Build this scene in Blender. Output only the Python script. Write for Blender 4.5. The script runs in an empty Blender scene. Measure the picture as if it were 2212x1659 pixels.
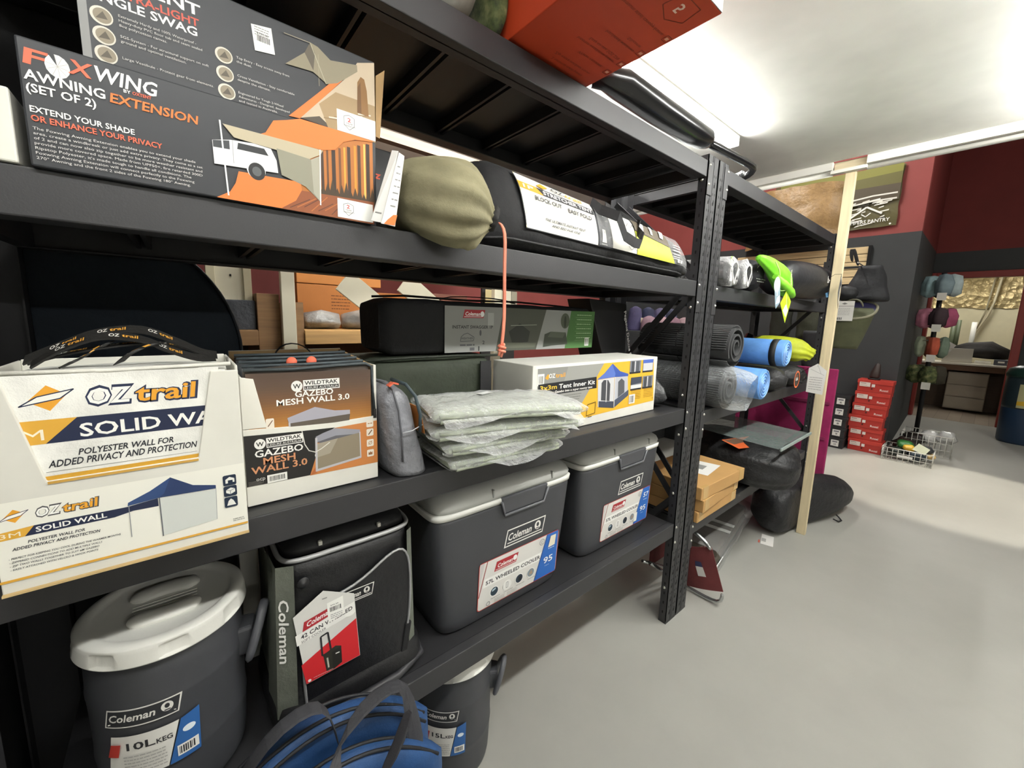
import bpy, bmesh, math, random
from mathutils import Vector, Matrix, noise

# ------------------------------------------------------------------ camera, world, exposure
SC = bpy.context.scene
COL = SC.collection
cd = bpy.data.cameras.new('camera'); cam = bpy.data.objects.new('camera', cd); COL.objects.link(cam)
cd.sensor_width = 36.0; cd.lens = 36.0 * 856.18 / 2212.0
cd.shift_x = 0.0; cd.shift_y = -20.35 / 2212.0
cd.clip_start = 0.02; cd.clip_end = 100
YAW, PITCH, ROLL = 0.87443477, -0.14352979, 0.02952733
_f = Vector((math.cos(YAW)*math.cos(PITCH), math.sin(YAW)*math.cos(PITCH), math.sin(PITCH)))
_r = _f.cross(Vector((0, 0, 1))).normalized(); _u = _r.cross(_f)
_r2 = _r*math.cos(ROLL) + _u*math.sin(ROLL); _u2 = -_r*math.sin(ROLL) + _u*math.cos(ROLL)
_m = Matrix((_r2, _u2, -_f)).transposed().to_4x4(); _m.translation = Vector((0, 0, 1.75))
cam.matrix_world = _m
SC.camera = cam
SC.view_settings.view_transform = 'Standard'; SC.view_settings.look = 'None'
SC.view_settings.gamma = 1.0; SC.view_settings.use_curve_mapping = False
SC.view_settings.exposure = 0.22
LAMP = 58.0          # strength of the ceiling battens
W = bpy.data.worlds.new('room_air'); SC.world = W; W.use_nodes = True
W.node_tree.nodes['Background'].inputs[0].default_value = (1.0, 0.98, 0.95, 1)
W.node_tree.nodes['Background'].inputs[1].default_value = 0.035

# ------------------------------------------------------------------ materials
def lin(h):
    if not isinstance(h, str): return tuple(h)
    h = h.lstrip('#'); o = []
    for i in (0, 2, 4):
        c = int(h[i:i+2], 16)/255.0
        o.append(c/12.92 if c <= 0.04045 else ((c+0.055)/1.055)**2.4)
    return tuple(o)
MC = {}
def M(h, kind='plain', rough=0.5, metal=0.0, spec=0.5, emit=0.0):
    key = (h, kind, rough, metal, spec, emit)
    if key in MC: return MC[key]
    m = bpy.data.materials.new('%s_%s' % (kind, h)); m.use_nodes = True; MC[key] = m
    nt = m.node_tree; b = nt.nodes['Principled BSDF']; c = lin(h)
    b.inputs['Roughness'].default_value = rough; b.inputs['Metallic'].default_value = metal
    b.inputs['Specular IOR Level'].default_value = spec
    b.inputs['Base Color'].default_value = (*c, 1)
    m.diffuse_color = (*c, 1)
    N = nt.nodes.new; L = nt.links.new
    if emit:
        b.inputs['Emission Color'].default_value = (*c, 1); b.inputs['Emission Strength'].default_value = emit
    def tc(scale, vec='Object'):
        t = N('ShaderNodeTexCoord'); mp = N('ShaderNodeMapping'); L(t.outputs[vec], mp.inputs[0])
        mp.inputs['Scale'].default_value = scale; return mp
    def nz(mp, scale, detail=3, r=0.55):
        n = N('ShaderNodeTexNoise'); n.inputs['Scale'].default_value = scale; n.inputs['Detail'].default_value = detail
        n.inputs['Roughness'].default_value = r; L(mp.outputs[0], n.inputs['Vector']); return n
    def vary(fac, lo, hi, a=0.3, bb=0.7):
        r = N('ShaderNodeValToRGB'); r.color_ramp.elements[0].position = a; r.color_ramp.elements[1].position = bb
        r.color_ramp.elements[0].color = (*[min(1, x*lo) for x in c], 1); r.color_ramp.elements[1].color = (*[min(1, x*hi) for x in c], 1)
        L(fac, r.inputs[0]); L(r.outputs[0], b.inputs['Base Color'])
    def bump(fac, s, d=0.01):
        bp = N('ShaderNodeBump'); bp.inputs['Strength'].default_value = s; bp.inputs['Distance'].default_value = d
        L(fac, bp.inputs['Height']); L(bp.outputs[0], b.inputs['Normal'])
    if kind == 'fabric':
        n = nz(tc((1, 1, 1)), 9, 4); vary(n.outputs[0], 0.8, 1.15)
        n2 = nz(tc((1, 1, 1)), 420, 1); mx = N('ShaderNodeMath'); mx.operation = 'MULTIPLY_ADD'
        L(n2.outputs[0], mx.inputs[0]); mx.inputs[1].default_value = 0.12; n3 = nz(tc((1, 1, 1)), 22, 3); L(n3.outputs[0], mx.inputs[2])
        bump(mx.outputs[0], 0.35, 0.012)
    elif kind == 'crinkle':
        n = nz(tc((1, 1, 1)), 14, 5, 0.6); vary(n.outputs[0], 0.8, 1.2); bump(n.outputs[0], 0.7, 0.02)
    elif kind == 'paint':
        n = nz(tc((1, 1, 1)), 260, 2); bump(n.outputs[0], 0.08, 0.002); vary(nz(tc((1, 1, 1)), 3, 3).outputs[0], 0.93, 1.06)
    elif kind == 'card':
        n = nz(tc((1, 1, 1)), 6, 4); vary(n.outputs[0], 0.93, 1.05); bump(n.outputs[0], 0.1, 0.01)
    elif kind == 'wood':
        n = nz(tc((9, 9, 0.8)), 4, 5); vary(n.outputs[0], 0.82, 1.1)
    elif kind == 'woodx':
        n = nz(tc((0.8, 0.8, 14)), 4, 5); vary(n.outputs[0], 0.78, 1.12)
    elif kind == 'plank':
        n = nz(tc((6, 0.5, 1)), 3, 4)
        br = N('ShaderNodeTexBrick'); mp = tc((1, 1, 1)); L(mp.outputs[0], br.inputs[0])
        br.inputs['Scale'].default_value = 1.0; br.inputs['Brick Width'].default_value = 1.2; br.inputs['Row Height'].default_value = 0.18
        br.inputs['Mortar Size'].default_value = 0.003
        br.inputs['Color1'].default_value = (*[x*0.85 for x in c], 1); br.inputs['Color2'].default_value = (*[x*1.1 for x in c], 1); br.inputs['Mortar'].default_value = (*[x*0.4 for x in c], 1)
        L(br.outputs['Color'], b.inputs['Base Color'])
    elif kind == 'concrete':
        n = nz(tc((1, 1, 1)), 1.3, 6, 0.6); vary(n.outputs[0], 0.9, 1.06); n2 = nz(tc((1, 1, 1)), 60, 3); bump(n2.outputs[0], 0.03, 0.003)
        rr = N('ShaderNodeMapRange'); rr.inputs['To Min'].default_value = rough-0.06; rr.inputs['To Max'].default_value = rough+0.1
        L(n.outputs[0], rr.inputs[0]); L(rr.outputs[0], b.inputs['Roughness'])
    elif kind == 'camo':
        n = nz(tc((1, 1, 1)), 16, 4, 0.6); r = N('ShaderNodeValToRGB'); e = r.color_ramp.elements
        e[0].position = 0.36; e[0].color = (*lin('#23261a'), 1); e[1].position = 0.66; e[1].color = (*lin('#7d7a52'), 1)
        q = e.new(0.45); q.color = (*lin('#3f4a24'), 1); q = e.new(0.55); q.color = (*lin('#59603a'), 1)
        L(n.outputs[0], r.inputs[0]); L(r.outputs[0], b.inputs['Base Color']); bump(n.outputs[0], 0.4, 0.01)
    elif kind == 'foil':
        n = nz(tc((1, 1, 1)), 5, 6, 0.65); v = N('ShaderNodeTexVoronoi'); v.inputs['Scale'].default_value = 9; L(tc((1, 1, 1)).outputs[0], v.inputs['Vector'])
        mx = N('ShaderNodeMath'); mx.operation = 'ADD'; L(n.outputs[0], mx.inputs[0]); L(v.outputs[0], mx.inputs[1]); bump(mx.outputs[0], 0.9, 0.06)
    elif kind == 'film':        # clear plastic bag or wrap
        n = nz(tc((1, 1, 1)), 16, 4, 0.6); bump(n.outputs[0], 0.8, 0.03)
        nrm = [l for l in nt.links if l.to_node == b and l.to_socket.name == 'Normal'][0].from_socket
        t = N('ShaderNodeBsdfTransparent'); t.inputs[0].default_value = (0.93, 0.94, 0.94, 1)
        mix = N('ShaderNodeMixShader'); lw = N('ShaderNodeLayerWeight'); lw.inputs[0].default_value = 0.35; L(nrm, lw.inputs['Normal'])
        mr = N('ShaderNodeMapRange'); mr.inputs['To Min'].default_value = spec*0.25; mr.inputs['To Max'].default_value = min(1.0, spec*1.3)
        L(lw.outputs['Facing'], mr.inputs[0]); L(mr.outputs[0], mix.inputs[0])
        L(t.outputs[0], mix.inputs[1]); L(b.outputs[0], mix.inputs[2])
        L(mix.outputs[0], nt.nodes['Material Output'].inputs[0])
    elif kind == 'slick':
        n = nz(tc((1, 1, 1)), 3.5, 3); bump(n.outputs[0], 0.06, 0.02)
    return m
INK = lambda h: M(h, 'ink', 0.55)
BLACK = M('#2f2f31', 'paint', 0.48)
DECK = M('#262628', 'paint', 0.5)
HOLE = M('#0a0a0b', 'plain', 0.9)
STEEL = M('#c9c7c0', 'plain', 0.28, 0.9)
BFAB = M('#161618', 'fabric', 0.75)
WCARD = M('#e4e2d8', 'card', 0.7)

# ------------------------------------------------------------------ mesh building
class MB:
    def __init__(s): s.v = []; s.f = []; s.m = []; s.s = []
    def add(s, vs, fs, mi=0, sm=False):
        o = len(s.v); s.v += [Vector(v) for v in vs]
        for f in fs: s.f.append([i+o for i in f]); s.m.append(mi); s.s.append(sm)
        return s
    def box(s, x0, x1, y0, y1, z0, z1, mi=0, T=None):
        p = [(x0,y0,z0),(x1,y0,z0),(x1,y1,z0),(x0,y1,z0),(x0,y0,z1),(x1,y0,z1),(x1,y1,z1),(x0,y1,z1)]
        if T: p = [T @ Vector(q) for q in p]
        return s.add(p, [(3,2,1,0),(4,5,6,7),(0,1,5,4),(1,2,6,5),(2,3,7,6),(3,0,4,7)], mi)
    def hexa(s, p, mi=0):      # eight corners: bottom ring then top ring
        return s.add(p, [(3,2,1,0),(4,5,6,7),(0,1,5,4),(1,2,6,5),(2,3,7,6),(3,0,4,7)], mi)
    def tube(s, path, r, seg=10, mi=0, closed=False, flat=1.0, nrm=None):
        P = [Vector(p) for p in path]; n = len(P); rings = []
        t0 = (P[1]-P[0]).normalized(); a = Vector(nrm) if nrm else Vector((0,0,1)) if abs(t0.z) < 0.9 else Vector((1,0,0))
        for i in range(n):
            t = (P[(i+1) % n]-P[i-1]) if closed else (P[min(i+1,n-1)]-P[max(i-1,0)])
            t.normalize(); a = (a - t*a.dot(t)); a.normalize(); b = t.cross(a)
            rr = r[i] if isinstance(r, (list, tuple)) else r
            rings.append([P[i] + a*math.cos(2*math.pi*k/seg)*rr + b*math.sin(2*math.pi*k/seg)*rr*flat for k in range(seg)])
        s.loft(rings, mi, cap=not closed, loop=closed); return s
    def loft(s, rings, mi=0, cap=True, loop=False, sm=True):
        o = len(s.v); k = len(rings[0])
        for r in rings: s.v += [Vector(q) for q in r]
        nr = len(rings)
        for i in range(nr if loop else nr-1):
            j = (i+1) % nr
            for q in range(k):
                s.f.append([o+i*k+q, o+i*k+(q+1) % k, o+j*k+(q+1) % k, o+j*k+q]); s.m.append(mi); s.s.append(sm)
        if cap:
            s.f.append([o+q for q in range(k)][::-1]); s.m.append(mi); s.s.append(False)
            s.f.append([o+(nr-1)*k+q for q in range(k)]); s.m.append(mi); s.s.append(False)
        return s
    def lathe(s, prof, c, seg=40, mi=0, axis='z'):
        rings = []
        for r, h in prof:
            ring = []
            for k in range(seg):
                a = 2*math.pi*k/seg; q = (r*math.cos(a), r*math.sin(a), h)
                if axis == 'y': q = (q[0], h, -q[1])
                if axis == 'x': q = (h, q[0], q[1])
                ring.append(Vector(c)+Vector(q))
            rings.append(ring)
        return s.loft(rings, mi)
    def prism(s, poly, o, u, v, th, mi=0):     # polygon in the plane (o,u,v), thickness th against u x v
        o, u, v = Vector(o), Vector(u), Vector(v); n = u.cross(v).normalized()
        a = [o+u*x+v*y for x, y in poly]; b = [q-n*th for q in a]; k = len(a)
        fs = [list(range(k)), list(range(k, 2*k))[::-1]] + [(i, i+k, (i+1) % k+k, (i+1) % k) for i in range(k)]
        return s.add(a+b, fs, mi)
    def grid(s, nu, nv, fn, mi=0, sm=True):
        vs = [fn(i/nu, j/nv) for j in range(nv+1) for i in range(nu+1)]
        fs = [(j*(nu+1)+i, j*(nu+1)+i+1, (j+1)*(nu+1)+i+1, (j+1)*(nu+1)+i) for j in range(nv) for i in range(nu)]
        return s.add(vs, fs, mi, sm)
    def ribbon(s, path, w, th=0.002, mi=0):    # webbing: path points, w = width vector(s)
        P = [Vector(p) for p in path]; rings = []
        for i, p in enumerate(P):
            ww = Vector(w[i]) if isinstance(w, list) else Vector(w)
            t = (P[min(i+1, len(P)-1)]-P[max(i-1, 0)]).normalized(); n = t.cross(ww).normalized()*th
            rings.append([p-ww/2-n, p+ww/2-n, p+ww/2+n, p-ww/2+n])
        return s.loft(rings, mi, sm=False)
    def build(s, name, mats, parent=None, bevel=0.0, sub=0, bseg=2, rough=0.0, rs=8.0, seed=0, clamp=None):
        me = bpy.data.meshes.new(name)
        vs = s.v
        if rough:
            vs = [v + noise.noise_vector(v*rs+Vector((seed*7.3, seed, 0)))*rough for v in vs]
        if clamp: vs = [clamp(v) for v in vs]
        me.from_pydata([tuple(v) for v in vs], [], s.f)
        ms = mats if isinstance(mats, (list, tuple)) else [mats]
        for q in ms: me.materials.append(q)
        me.polygons.foreach_set('material_index', s.m); me.polygons.foreach_set('use_smooth', s.s)
        bm = bmesh.new(); bm.from_mesh(me); bmesh.ops.recalc_face_normals(bm, faces=bm.faces); bm.to_mesh(me); bm.free()
        me.update()
        o = bpy.data.objects.new(name, me); COL.objects.link(o)
        if parent: put(o, parent)
        if bevel:
            b = o.modifiers.new('edge', 'BEVEL'); b.width = bevel; b.segments = bseg; b.limit_method = 'ANGLE'; b.angle_limit = math.radians(40); b.harden_normals = False
        if sub:
            q = o.modifiers.new('soft', 'SUBSURF'); q.levels = sub; q.render_levels = sub
        return o
def put(o, parent):                       # world-space mesh hung under its thing, keeping its place
    o.parent = parent; o.matrix_parent_inverse = Matrix.Translation(parent.location).inverted() if not parent.get('_rz') else parent.matrix_basis.inverted()
def above(z, y0=-9.0):                    # keeps soft things on their shelf
    def fn(v):
        return Vector((v.x, v.y, max(v.z, z+.0012))) if v.y > y0 else v
    return fn
def ribbon_print(path, w, items, lift=.0026):   # lettering woven along a strap: (text, start, height, width, colour)
    P = [Vector(q) for q in path]; W_ = Vector(w); L = [0]
    for a, b in zip(P, P[1:]): L.append(L[-1]+(b-a).length)
    def fn(x, y, l):
        i = max(k for k in range(len(P)-1) if L[k] <= x or k == 0); a, b = P[i], P[i+1]; t = (b-a).normalized()
        n = t.cross(W_).normalized(); n = n if n.z > 0 or (abs(n.z) < .2 and n.y < 0) else -n
        return a+t*(x-L[i])+W_.normalized()*y+n*(l)
    p = Print(fn=fn, lift=lift, step=.00002)
    for s, x, h, ww, c in items: p.text(s, x, -h/2, h, c, ww, bold=.03)
    return p
def tag(o, label, cat, group=None):
    o['label'] = label; o['category'] = cat
    if group: o['group'] = group
    return o
def thing(name, label, cat, loc=(0, 0, 0), group=None):
    o = bpy.data.objects.new(name, None); COL.objects.link(o); o.location = loc; o.empty_display_size = 0.05
    return tag(o, label, cat, group)
def struct(name, mb, mats, bevel=0.0):
    o = mb.build(name, mats, None, bevel); o['kind'] = 'structure'; return o
def shift(root, dx):                      # copy of a thing and its parts
    r = root.copy(); COL.objects.link(r); r.location = root.location + Vector(dx)
    for ch in list(root.children):
        c = ch.copy(); COL.objects.link(c); c.parent = r
        for g in ch.children:
            q = g.copy(); COL.objects.link(q); q.parent = c
    return r
def RZ(c, deg):                            # rotation about a vertical line through c
    c = Vector(c); return Matrix.Translation(c) @ Matrix.Rotation(math.radians(deg), 4, 'Z') @ Matrix.Translation(-c)

# ------------------------------------------------------------------ printing
TC = {}
def glyphs(s, bold=0.0, res=2):
    k = (s, bold, res)
    if k not in TC:
        cu = bpy.data.curves.new('t', 'FONT'); cu.body = s; cu.size = 1.0; cu.resolution_u = res; cu.offset = bold; cu.fill_mode = 'FRONT'
        ob = bpy.data.objects.new('t', cu); me = bpy.data.meshes.new_from_object(ob)
        vs = [(v.co.x, v.co.y) for v in me.vertices]; fs = [list(p.vertices) for p in me.polygons]
        bpy.data.objects.remove(ob); bpy.data.curves.remove(cu); bpy.data.meshes.remove(me)
        TC[k] = (vs, fs)
    return TC[k]
class Print:
    """flat print on a face: origin o, right u, up v (unit vectors), or a mapping fn(x, y, lift)"""
    def __init__(s, o=None, u=(1,0,0), v=(0,0,1), fn=None, lift=0.0005, step=None):
        s.u, s.w = Vector(u), Vector(v); s.o = Vector(o) if o is not None else None
        s.n = s.u.cross(s.w).normalized(); s.fn = fn; s.lift = lift; s.step = step or (0.0003 if fn else 0.00004); s.k = 0
        s.mb = MB(); s.mats = []
    def mi(s, h):
        m = INK(h) if isinstance(h, str) else h
        if m not in s.mats: s.mats.append(m)
        return s.mats.index(m)
    def P(s, x, y):
        l = s.lift + s.step*s.k
        return s.fn(x, y, l) if s.fn else s.o + s.u*x + s.w*y + s.n*l
    def poly(s, pts, h):
        s.k += 1
        if s.fn and len(pts) == 4:
            a, b, c, d = [Vector((*p, 0)) for p in pts]; n = 22
            s.mb.grid(n, n, lambda i, j: s.P(*((a*(1-i)+b*i)*(1-j)+(d*(1-i)+c*i)*j)[:2]), s.mi(h), True)
        else:
            s.mb.add([s.P(*p) for p in pts], [list(range(len(pts)))], s.mi(h))
        return s
    def rect(s, x, y, w, h, c): return s.poly([(x, y), (x+w, y), (x+w, y+h), (x, y+h)], c)
    def rrect(s, x, y, w, h, c, r):
        pts = []
        for cx, cy, a0 in ((x+w-r, y+r, -90), (x+w-r, y+h-r, 0), (x+r, y+h-r, 90), (x+r, y+r, 180)):
            for k in range(5): a = math.radians(a0+k*22.5); pts.append((cx+r*math.cos(a), cy+r*math.sin(a)))
        return s.poly(pts, c)
    def ell(s, x, y, rx, ry, c, n=24): return s.poly([(x+rx*math.cos(6.28318*k/n), y+ry*math.sin(6.28318*k/n)) for k in range(n)], c)
    def line(s, pts, w, c):
        s.k += 1; m = s.mi(c)
        for (x0, y0), (x1, y1) in zip(pts, pts[1:]):
            d = math.hypot(x1-x0, y1-y0) or 1; nx, ny = -(y1-y0)/d*w/2, (x1-x0)/d*w/2
            s.mb.add([s.P(x0-nx, y0-ny), s.P(x1-nx, y1-ny), s.P(x1+nx, y1+ny), s.P(x0+nx, y0+ny)], [(0,1,2,3)], m)
        return s
    def outline(s, pts, w, c): return s.line(list(pts)+[pts[0]], w, c)
    def text(s, t, x, y, h, c, w=None, bold=0.0, shear=0.0, rot=0.0, al='l', slope=0.0, cap=.02):
        """cap height h, left end x, base line y, fitted to width w"""
        vs, fs = glyphs(t, min(bold, cap))
        if not vs: return s
        s.k += 1
        x0 = min(v[0] for v in vs); x1 = max(v[0] for v in vs); sy = h/0.70
        sx = (w/(x1-x0)) if w else sy
        ww = (x1-x0)*sx; off = {'l': 0, 'c': -ww/2, 'r': -ww}[al]
        ca, sa = math.cos(math.radians(rot)), math.sin(math.radians(rot)); out = []
        for a, b in vs:
            px = (a-x0)*sx + off + b*sy*shear; py = b*sy + slope*((a-x0)*sx+off)
            out.append(s.P(x+px*ca-py*sa, y+px*sa+py*ca))
        s.mb.add(out, fs, s.mi(c)); return s
    def barcode(s, x, y, w, h, c='#222222', seed=1, n=22):
        rnd = random.Random(seed); s.k += 1; m = s.mi(c); q = x
        while q < x+w:
            bw = w/n*rnd.choice((0.4, 0.8, 1.1))
            if q+bw > x+w: break
            s.mb.add([s.P(q, y), s.P(q+bw, y), s.P(q+bw, y+h), s.P(q, y+h)], [(0,1,2,3)], m); q += bw + w/n*rnd.choice((0.5, 0.8))
        return s
    def ring(s, x, y, rx, ry, t, c, n=24):
        s.k += 1; vs = []; 
        for k in range(n):
            a = 6.28318*k/n
            vs += [s.P(x+rx*math.cos(a), y+ry*math.sin(a)), s.P(x+(rx-t)*math.cos(a), y+(ry-t)*math.sin(a))]
        s.mb.add(vs, [(2*k, 2*((k+1) % n), 2*((k+1) % n)+1, 2*k+1) for k in range(n)], s.mi(c)); return s
    def scrib(s, x, y, w, h, c, seed=0):       # a line of small print too fine to read
        rnd = random.Random(seed); s.k += 1; m = s.mi(c); q = x
        while q < x+w-h:
            l = min(rnd.uniform(1.2, 4.5)*h, x+w-q)
            s.mb.add([s.P(q, y), s.P(q+l, y), s.P(q+l, y+h), s.P(q, y+h)], [(0,1,2,3)], m); q += l+h*0.6
        return s
    def build(s, parent, name='printed_panel', label=None):
        o = s.mb.build(name, s.mats, parent)
        if label: o['label'] = label
        return o
def lerp2(a, b, t): return (a[0]+(b[0]-a[0])*t, a[1]+(b[1]-a[1])*t)
def trail_logo(p, x, y, h, w, dark=None):     # diamond emblem and the two-tone word
    p.poly([(x, y+h*.35), (x+h*.62, y+h*1.05), (x+h*1.22, y+h*.6), (x+h*.65, y-h*.12)], '#e5a12f')
    p.poly([(x-h*.25, y+h*.15), (x+h*.3, y+h*.55), (x+h*1.45, y+h*.82), (x+h*1.0, y+h*.42)], '#f4f2ea')
    p.line([(x-h*.25, y+h*.15), (x+h*.3, y+h*.55), (x+h*1.45, y+h*.82), (x+h*1.0, y+h*.42), (x-h*.25, y+h*.15)], h*.05, '#1d2846')
    a = x+h*1.75; ww = w-h*1.75
    p.text('OZ', a-ww*.006, y-h*.02, h*.88, dark or '#1d2846', ww*.40, 0.06, .12, cap=.06); p.text('OZ', a+ww*.012, y+h*.04, h*.74, '#f7f6f0', ww*.355, 0.02, .12)
    p.text('trail', a+ww*.395, y-h*.02, h*.86, dark or '#1d2846', ww*.60, 0.06, .12, cap=.06); p.text('trail', a+ww*.41, y+h*.02, h*.80, '#e5a12f', ww*.56, 0.02, .12)
def camp_logo(p, x, y, w, h, fill, ink, sh=.2):    # slanted plate with the script word and lantern roundel
    q = [(x, y), (x+w-h*sh, y), (x+w, y+h), (x+h*sh, y+h)]
    p.poly(q, ink); i = h*.07
    p.poly([(x+i*1.3, y+i), (x+w-h*sh-i*.7, y+i), (x+w-i*1.3, y+h-i), (x+h*sh+i*.7, y+h-i)], fill)
    p.text('Coleman', x+h*.24, y+h*.34, h*.40, ink, w-h*1.35, 0.02, .2)
    p.ell(x+w-h*.62, y+h*.58, h*.24, h*.27, ink); p.ell(x+w-h*.62, y+h*.62, h*.1, h*.13, fill); p.rect(x+w-h*.74, y+h*.37, h*.24, h*.06, fill)
    p.line([(x+h*.22, y+h*.2), (x+w-h*.3, y+h*.2)], h*.06, ink)
# ------------------------------------------------------------------ lamps: ceiling battens, and one added spotlight
def batten(x0, x1, y, z, label, group='ceiling batten lights', k=1.0):
    t = thing('batten_light', label, 'light', ((x0+x1)/2, y, z), group)
    MB().box(x0, x1, y-.04, y+.04, z-.022, z).build('lamp_base', M('#e9e8e2', 'paint', 0.5), t, .005)
    MB().box(x0+.01, x1-.01, y-.022, y+.022, z-.062, z-.0225).build('diffuser', M('#fefefa', 'lamp', 0.5, 0, .5, LAMP*k), t)
    for xe in (x0-.004, x1-.006): MB().box(xe, xe+.01, y-.038, y+.038, z-.063, z-.002).build('end_cap', M('#f0efe9', 'paint', 0.5), t)
    return t
batten(1.43, 2.93, 1.27, 2.98, 'white batten light on the ceiling just above the end of the top shelf', k=1.5)
batten(-.9, .5, -.2, 2.98, 'white ceiling batten light over the aisle behind the camera', k=1.15)
batten(1.0, 2.4, -.2, 2.98, 'white ceiling batten light over the aisle in front of the shelving', k=1.9)
batten(2.5, 3.8, -.25, 2.98, 'white ceiling batten light over the aisle by the ceiling edge', k=2.4)
batten(.0, 2.6, -3.7, 2.98, 'long white ceiling batten light over the far side of the aisle', k=1.3)
batten(.2, 2.2, 2.3, 2.98, 'white ceiling batten light behind the black shelving', k=.7)
batten(5.2, 6.9, -1.6, 5.6, 'white batten light on the high ceiling beyond the timber post', k=3.2)
batten(12.2, 13.8, .4, 3.1, 'white batten light on the ceiling of the back office', k=1.6)
batten(4.6, 6.2, 2.4, 5.6, 'white batten light on the high ceiling above the boot display', k=7.0)

t = thing('added_spot_light', 'added black ceiling spotlight that brightens the floor before the office door', 'light', (6.9, -.9, 5.6))  # invented fixture, added to throw the bright pool on the floor
MB().tube([(6.9,-.9,5.6), (6.9,-.9,5.45)], .02, 10).lathe([(0,5.32), (.05,5.32), (.06,5.36), (.05,5.46), (0,5.46)], (6.9,-.9,0), 20).build('housing', M('#1d1d1f', 'paint', .5), t)
ld = bpy.data.lights.new('added_spot_lamp', 'SPOT'); ld.energy = 900; ld.spot_size = math.radians(27); ld.spot_blend = .25; ld.shadow_soft_size = .06; ld.color = (1.0, .93, .80)
lo = bpy.data.objects.new('added_spot_lamp', ld); COL.objects.link(lo); lo.location = (6.9, -.9, 5.30)
lo.rotation_euler = (Vector((6.35, .02, 0))-Vector((6.9, -.9, 5.30))).to_track_quat('-Z', 'Y').to_euler(); lo.parent = t; lo.matrix_parent_inverse = Matrix.Translation(t.location).inverted()

# ------------------------------------------------------------------ the room
struct('floor', MB().box(-5, 11.47, -5, 6, -.08, 0), M('#a6a59e', 'concrete', 0.42))
struct('floor.001', MB().box(11.47, 14.6, -3, 3, -.08, 0.002), M('#8c7f70', 'plank', 0.5))
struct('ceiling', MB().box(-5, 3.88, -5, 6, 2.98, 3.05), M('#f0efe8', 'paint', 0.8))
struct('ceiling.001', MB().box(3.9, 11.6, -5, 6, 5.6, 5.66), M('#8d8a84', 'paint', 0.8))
struct('ceiling.002', MB().box(11.6, 14.6, -3, 3, 3.1, 3.16), M('#d8d4c8', 'paint', 0.8))
struct('wall_bulkhead', MB().box(3.88, 3.96, -5, 6, 3.05, 5.66), M('#cfcbc2', 'paint', 0.8))
# ceiling edge: two moulded white rails, broken where the timber post is let in
mb = MB()
for y0, y1 in ((-5, .735), (.935, 6)):
    mb.box(3.885, 3.935, y0, y1, 2.925, 2.985)
    mb.tube([(3.935, y0, 2.938), (3.935, y1, 2.938)], .016, 10)
    mb.tube([(3.925, y0, 2.905), (3.925, y1, 2.905)], .017, 10)
mb.box(3.88, 3.93, .73, .94, 2.895, 2.918)
struct('trim_1', mb, M('#dedcd4', 'paint', 0.6))
RED = M('#8a3f3b', 'paint', 0.7); RED_SHADED = M('#70221e', 'paint', 0.7); CHAR = M('#333536', 'paint', 0.7)  # the darker red is the same wall red with shade put into it
mb = MB(); mb.box(7.6, 7.7, .76, 6, 0, 3.035, 0); mb.box(7.6, 7.7, .76, 6, 3.035, 5.6, 1)
struct('wall_far', mb, [CHAR, RED])
mb = MB()
mb.hexa([(7.7,.762,0),(11.5,.9,0),(11.5,1.0,0),(7.7,1.0,0),(7.7,.762,3.035),(11.5,.9,3.25),(11.5,1.0,3.25),(7.7,1.0,3.035)], 0)
mb.hexa([(7.7,.762,3.035),(11.5,.9,3.25),(11.5,1.0,3.25),(7.7,1.0,3.035),(7.7,.762,5.6),(11.5,.9,5.6),(11.5,1.0,5.6),(7.7,1.0,5.6)], 1)
struct('wall_side', mb, [CHAR, RED_SHADED])
mb = MB(); mb.box(11.5, 11.6, -5, -.36, 0, 3.23, 0); mb.box(11.5, 11.6, -.36, 1.0, 2.85, 3.23, 0); mb.box(11.5, 11.6, -5, 1.0, 3.23, 5.6, 1)
struct('wall_door', mb, [CHAR, RED_SHADED])
FR = M('#8a2f28', 'paint', 0.45)
mb = MB(); mb.box(11.44, 11.62, -.36, -.25, 0, 2.85); mb.box(11.44, 11.62, .84, .9, 0, 2.85); mb.box(11.44, 11.62, -.25, .84, 2.735, 2.85)
struct('door_1', mb, FR, .01)
struct('wall_office', MB().box(14.5, 14.6, -3, 3, 0, 3.1), M('#d9cfae', 'paint', 0.8))
struct('wall_office.001', MB().box(11.6, 14.5, 2.9, 3, 0, 3.1), M('#d9cfae', 'paint', 0.8))
struct('wall_office.002', MB().box(11.6, 14.5, -3, -2.9, 0, 3.1), M('#d9cfae', 'paint', 0.8))
mb = MB(); mb.box(-5, 7.6, 5.9, 6, 0, 5.6); struct('wall_back', mb, M('#8f4540', 'paint', 0.7))
struct('wall_near', MB().box(-5.1, -5, -5, 6, 0, 3.05), M('#c9c5ba', 'paint', 0.8))
struct('wall_right', MB().box(-5, 11.5, -5.1, -5, 0, 5.6), M('#b9b5aa', 'paint', 0.8))

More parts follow.
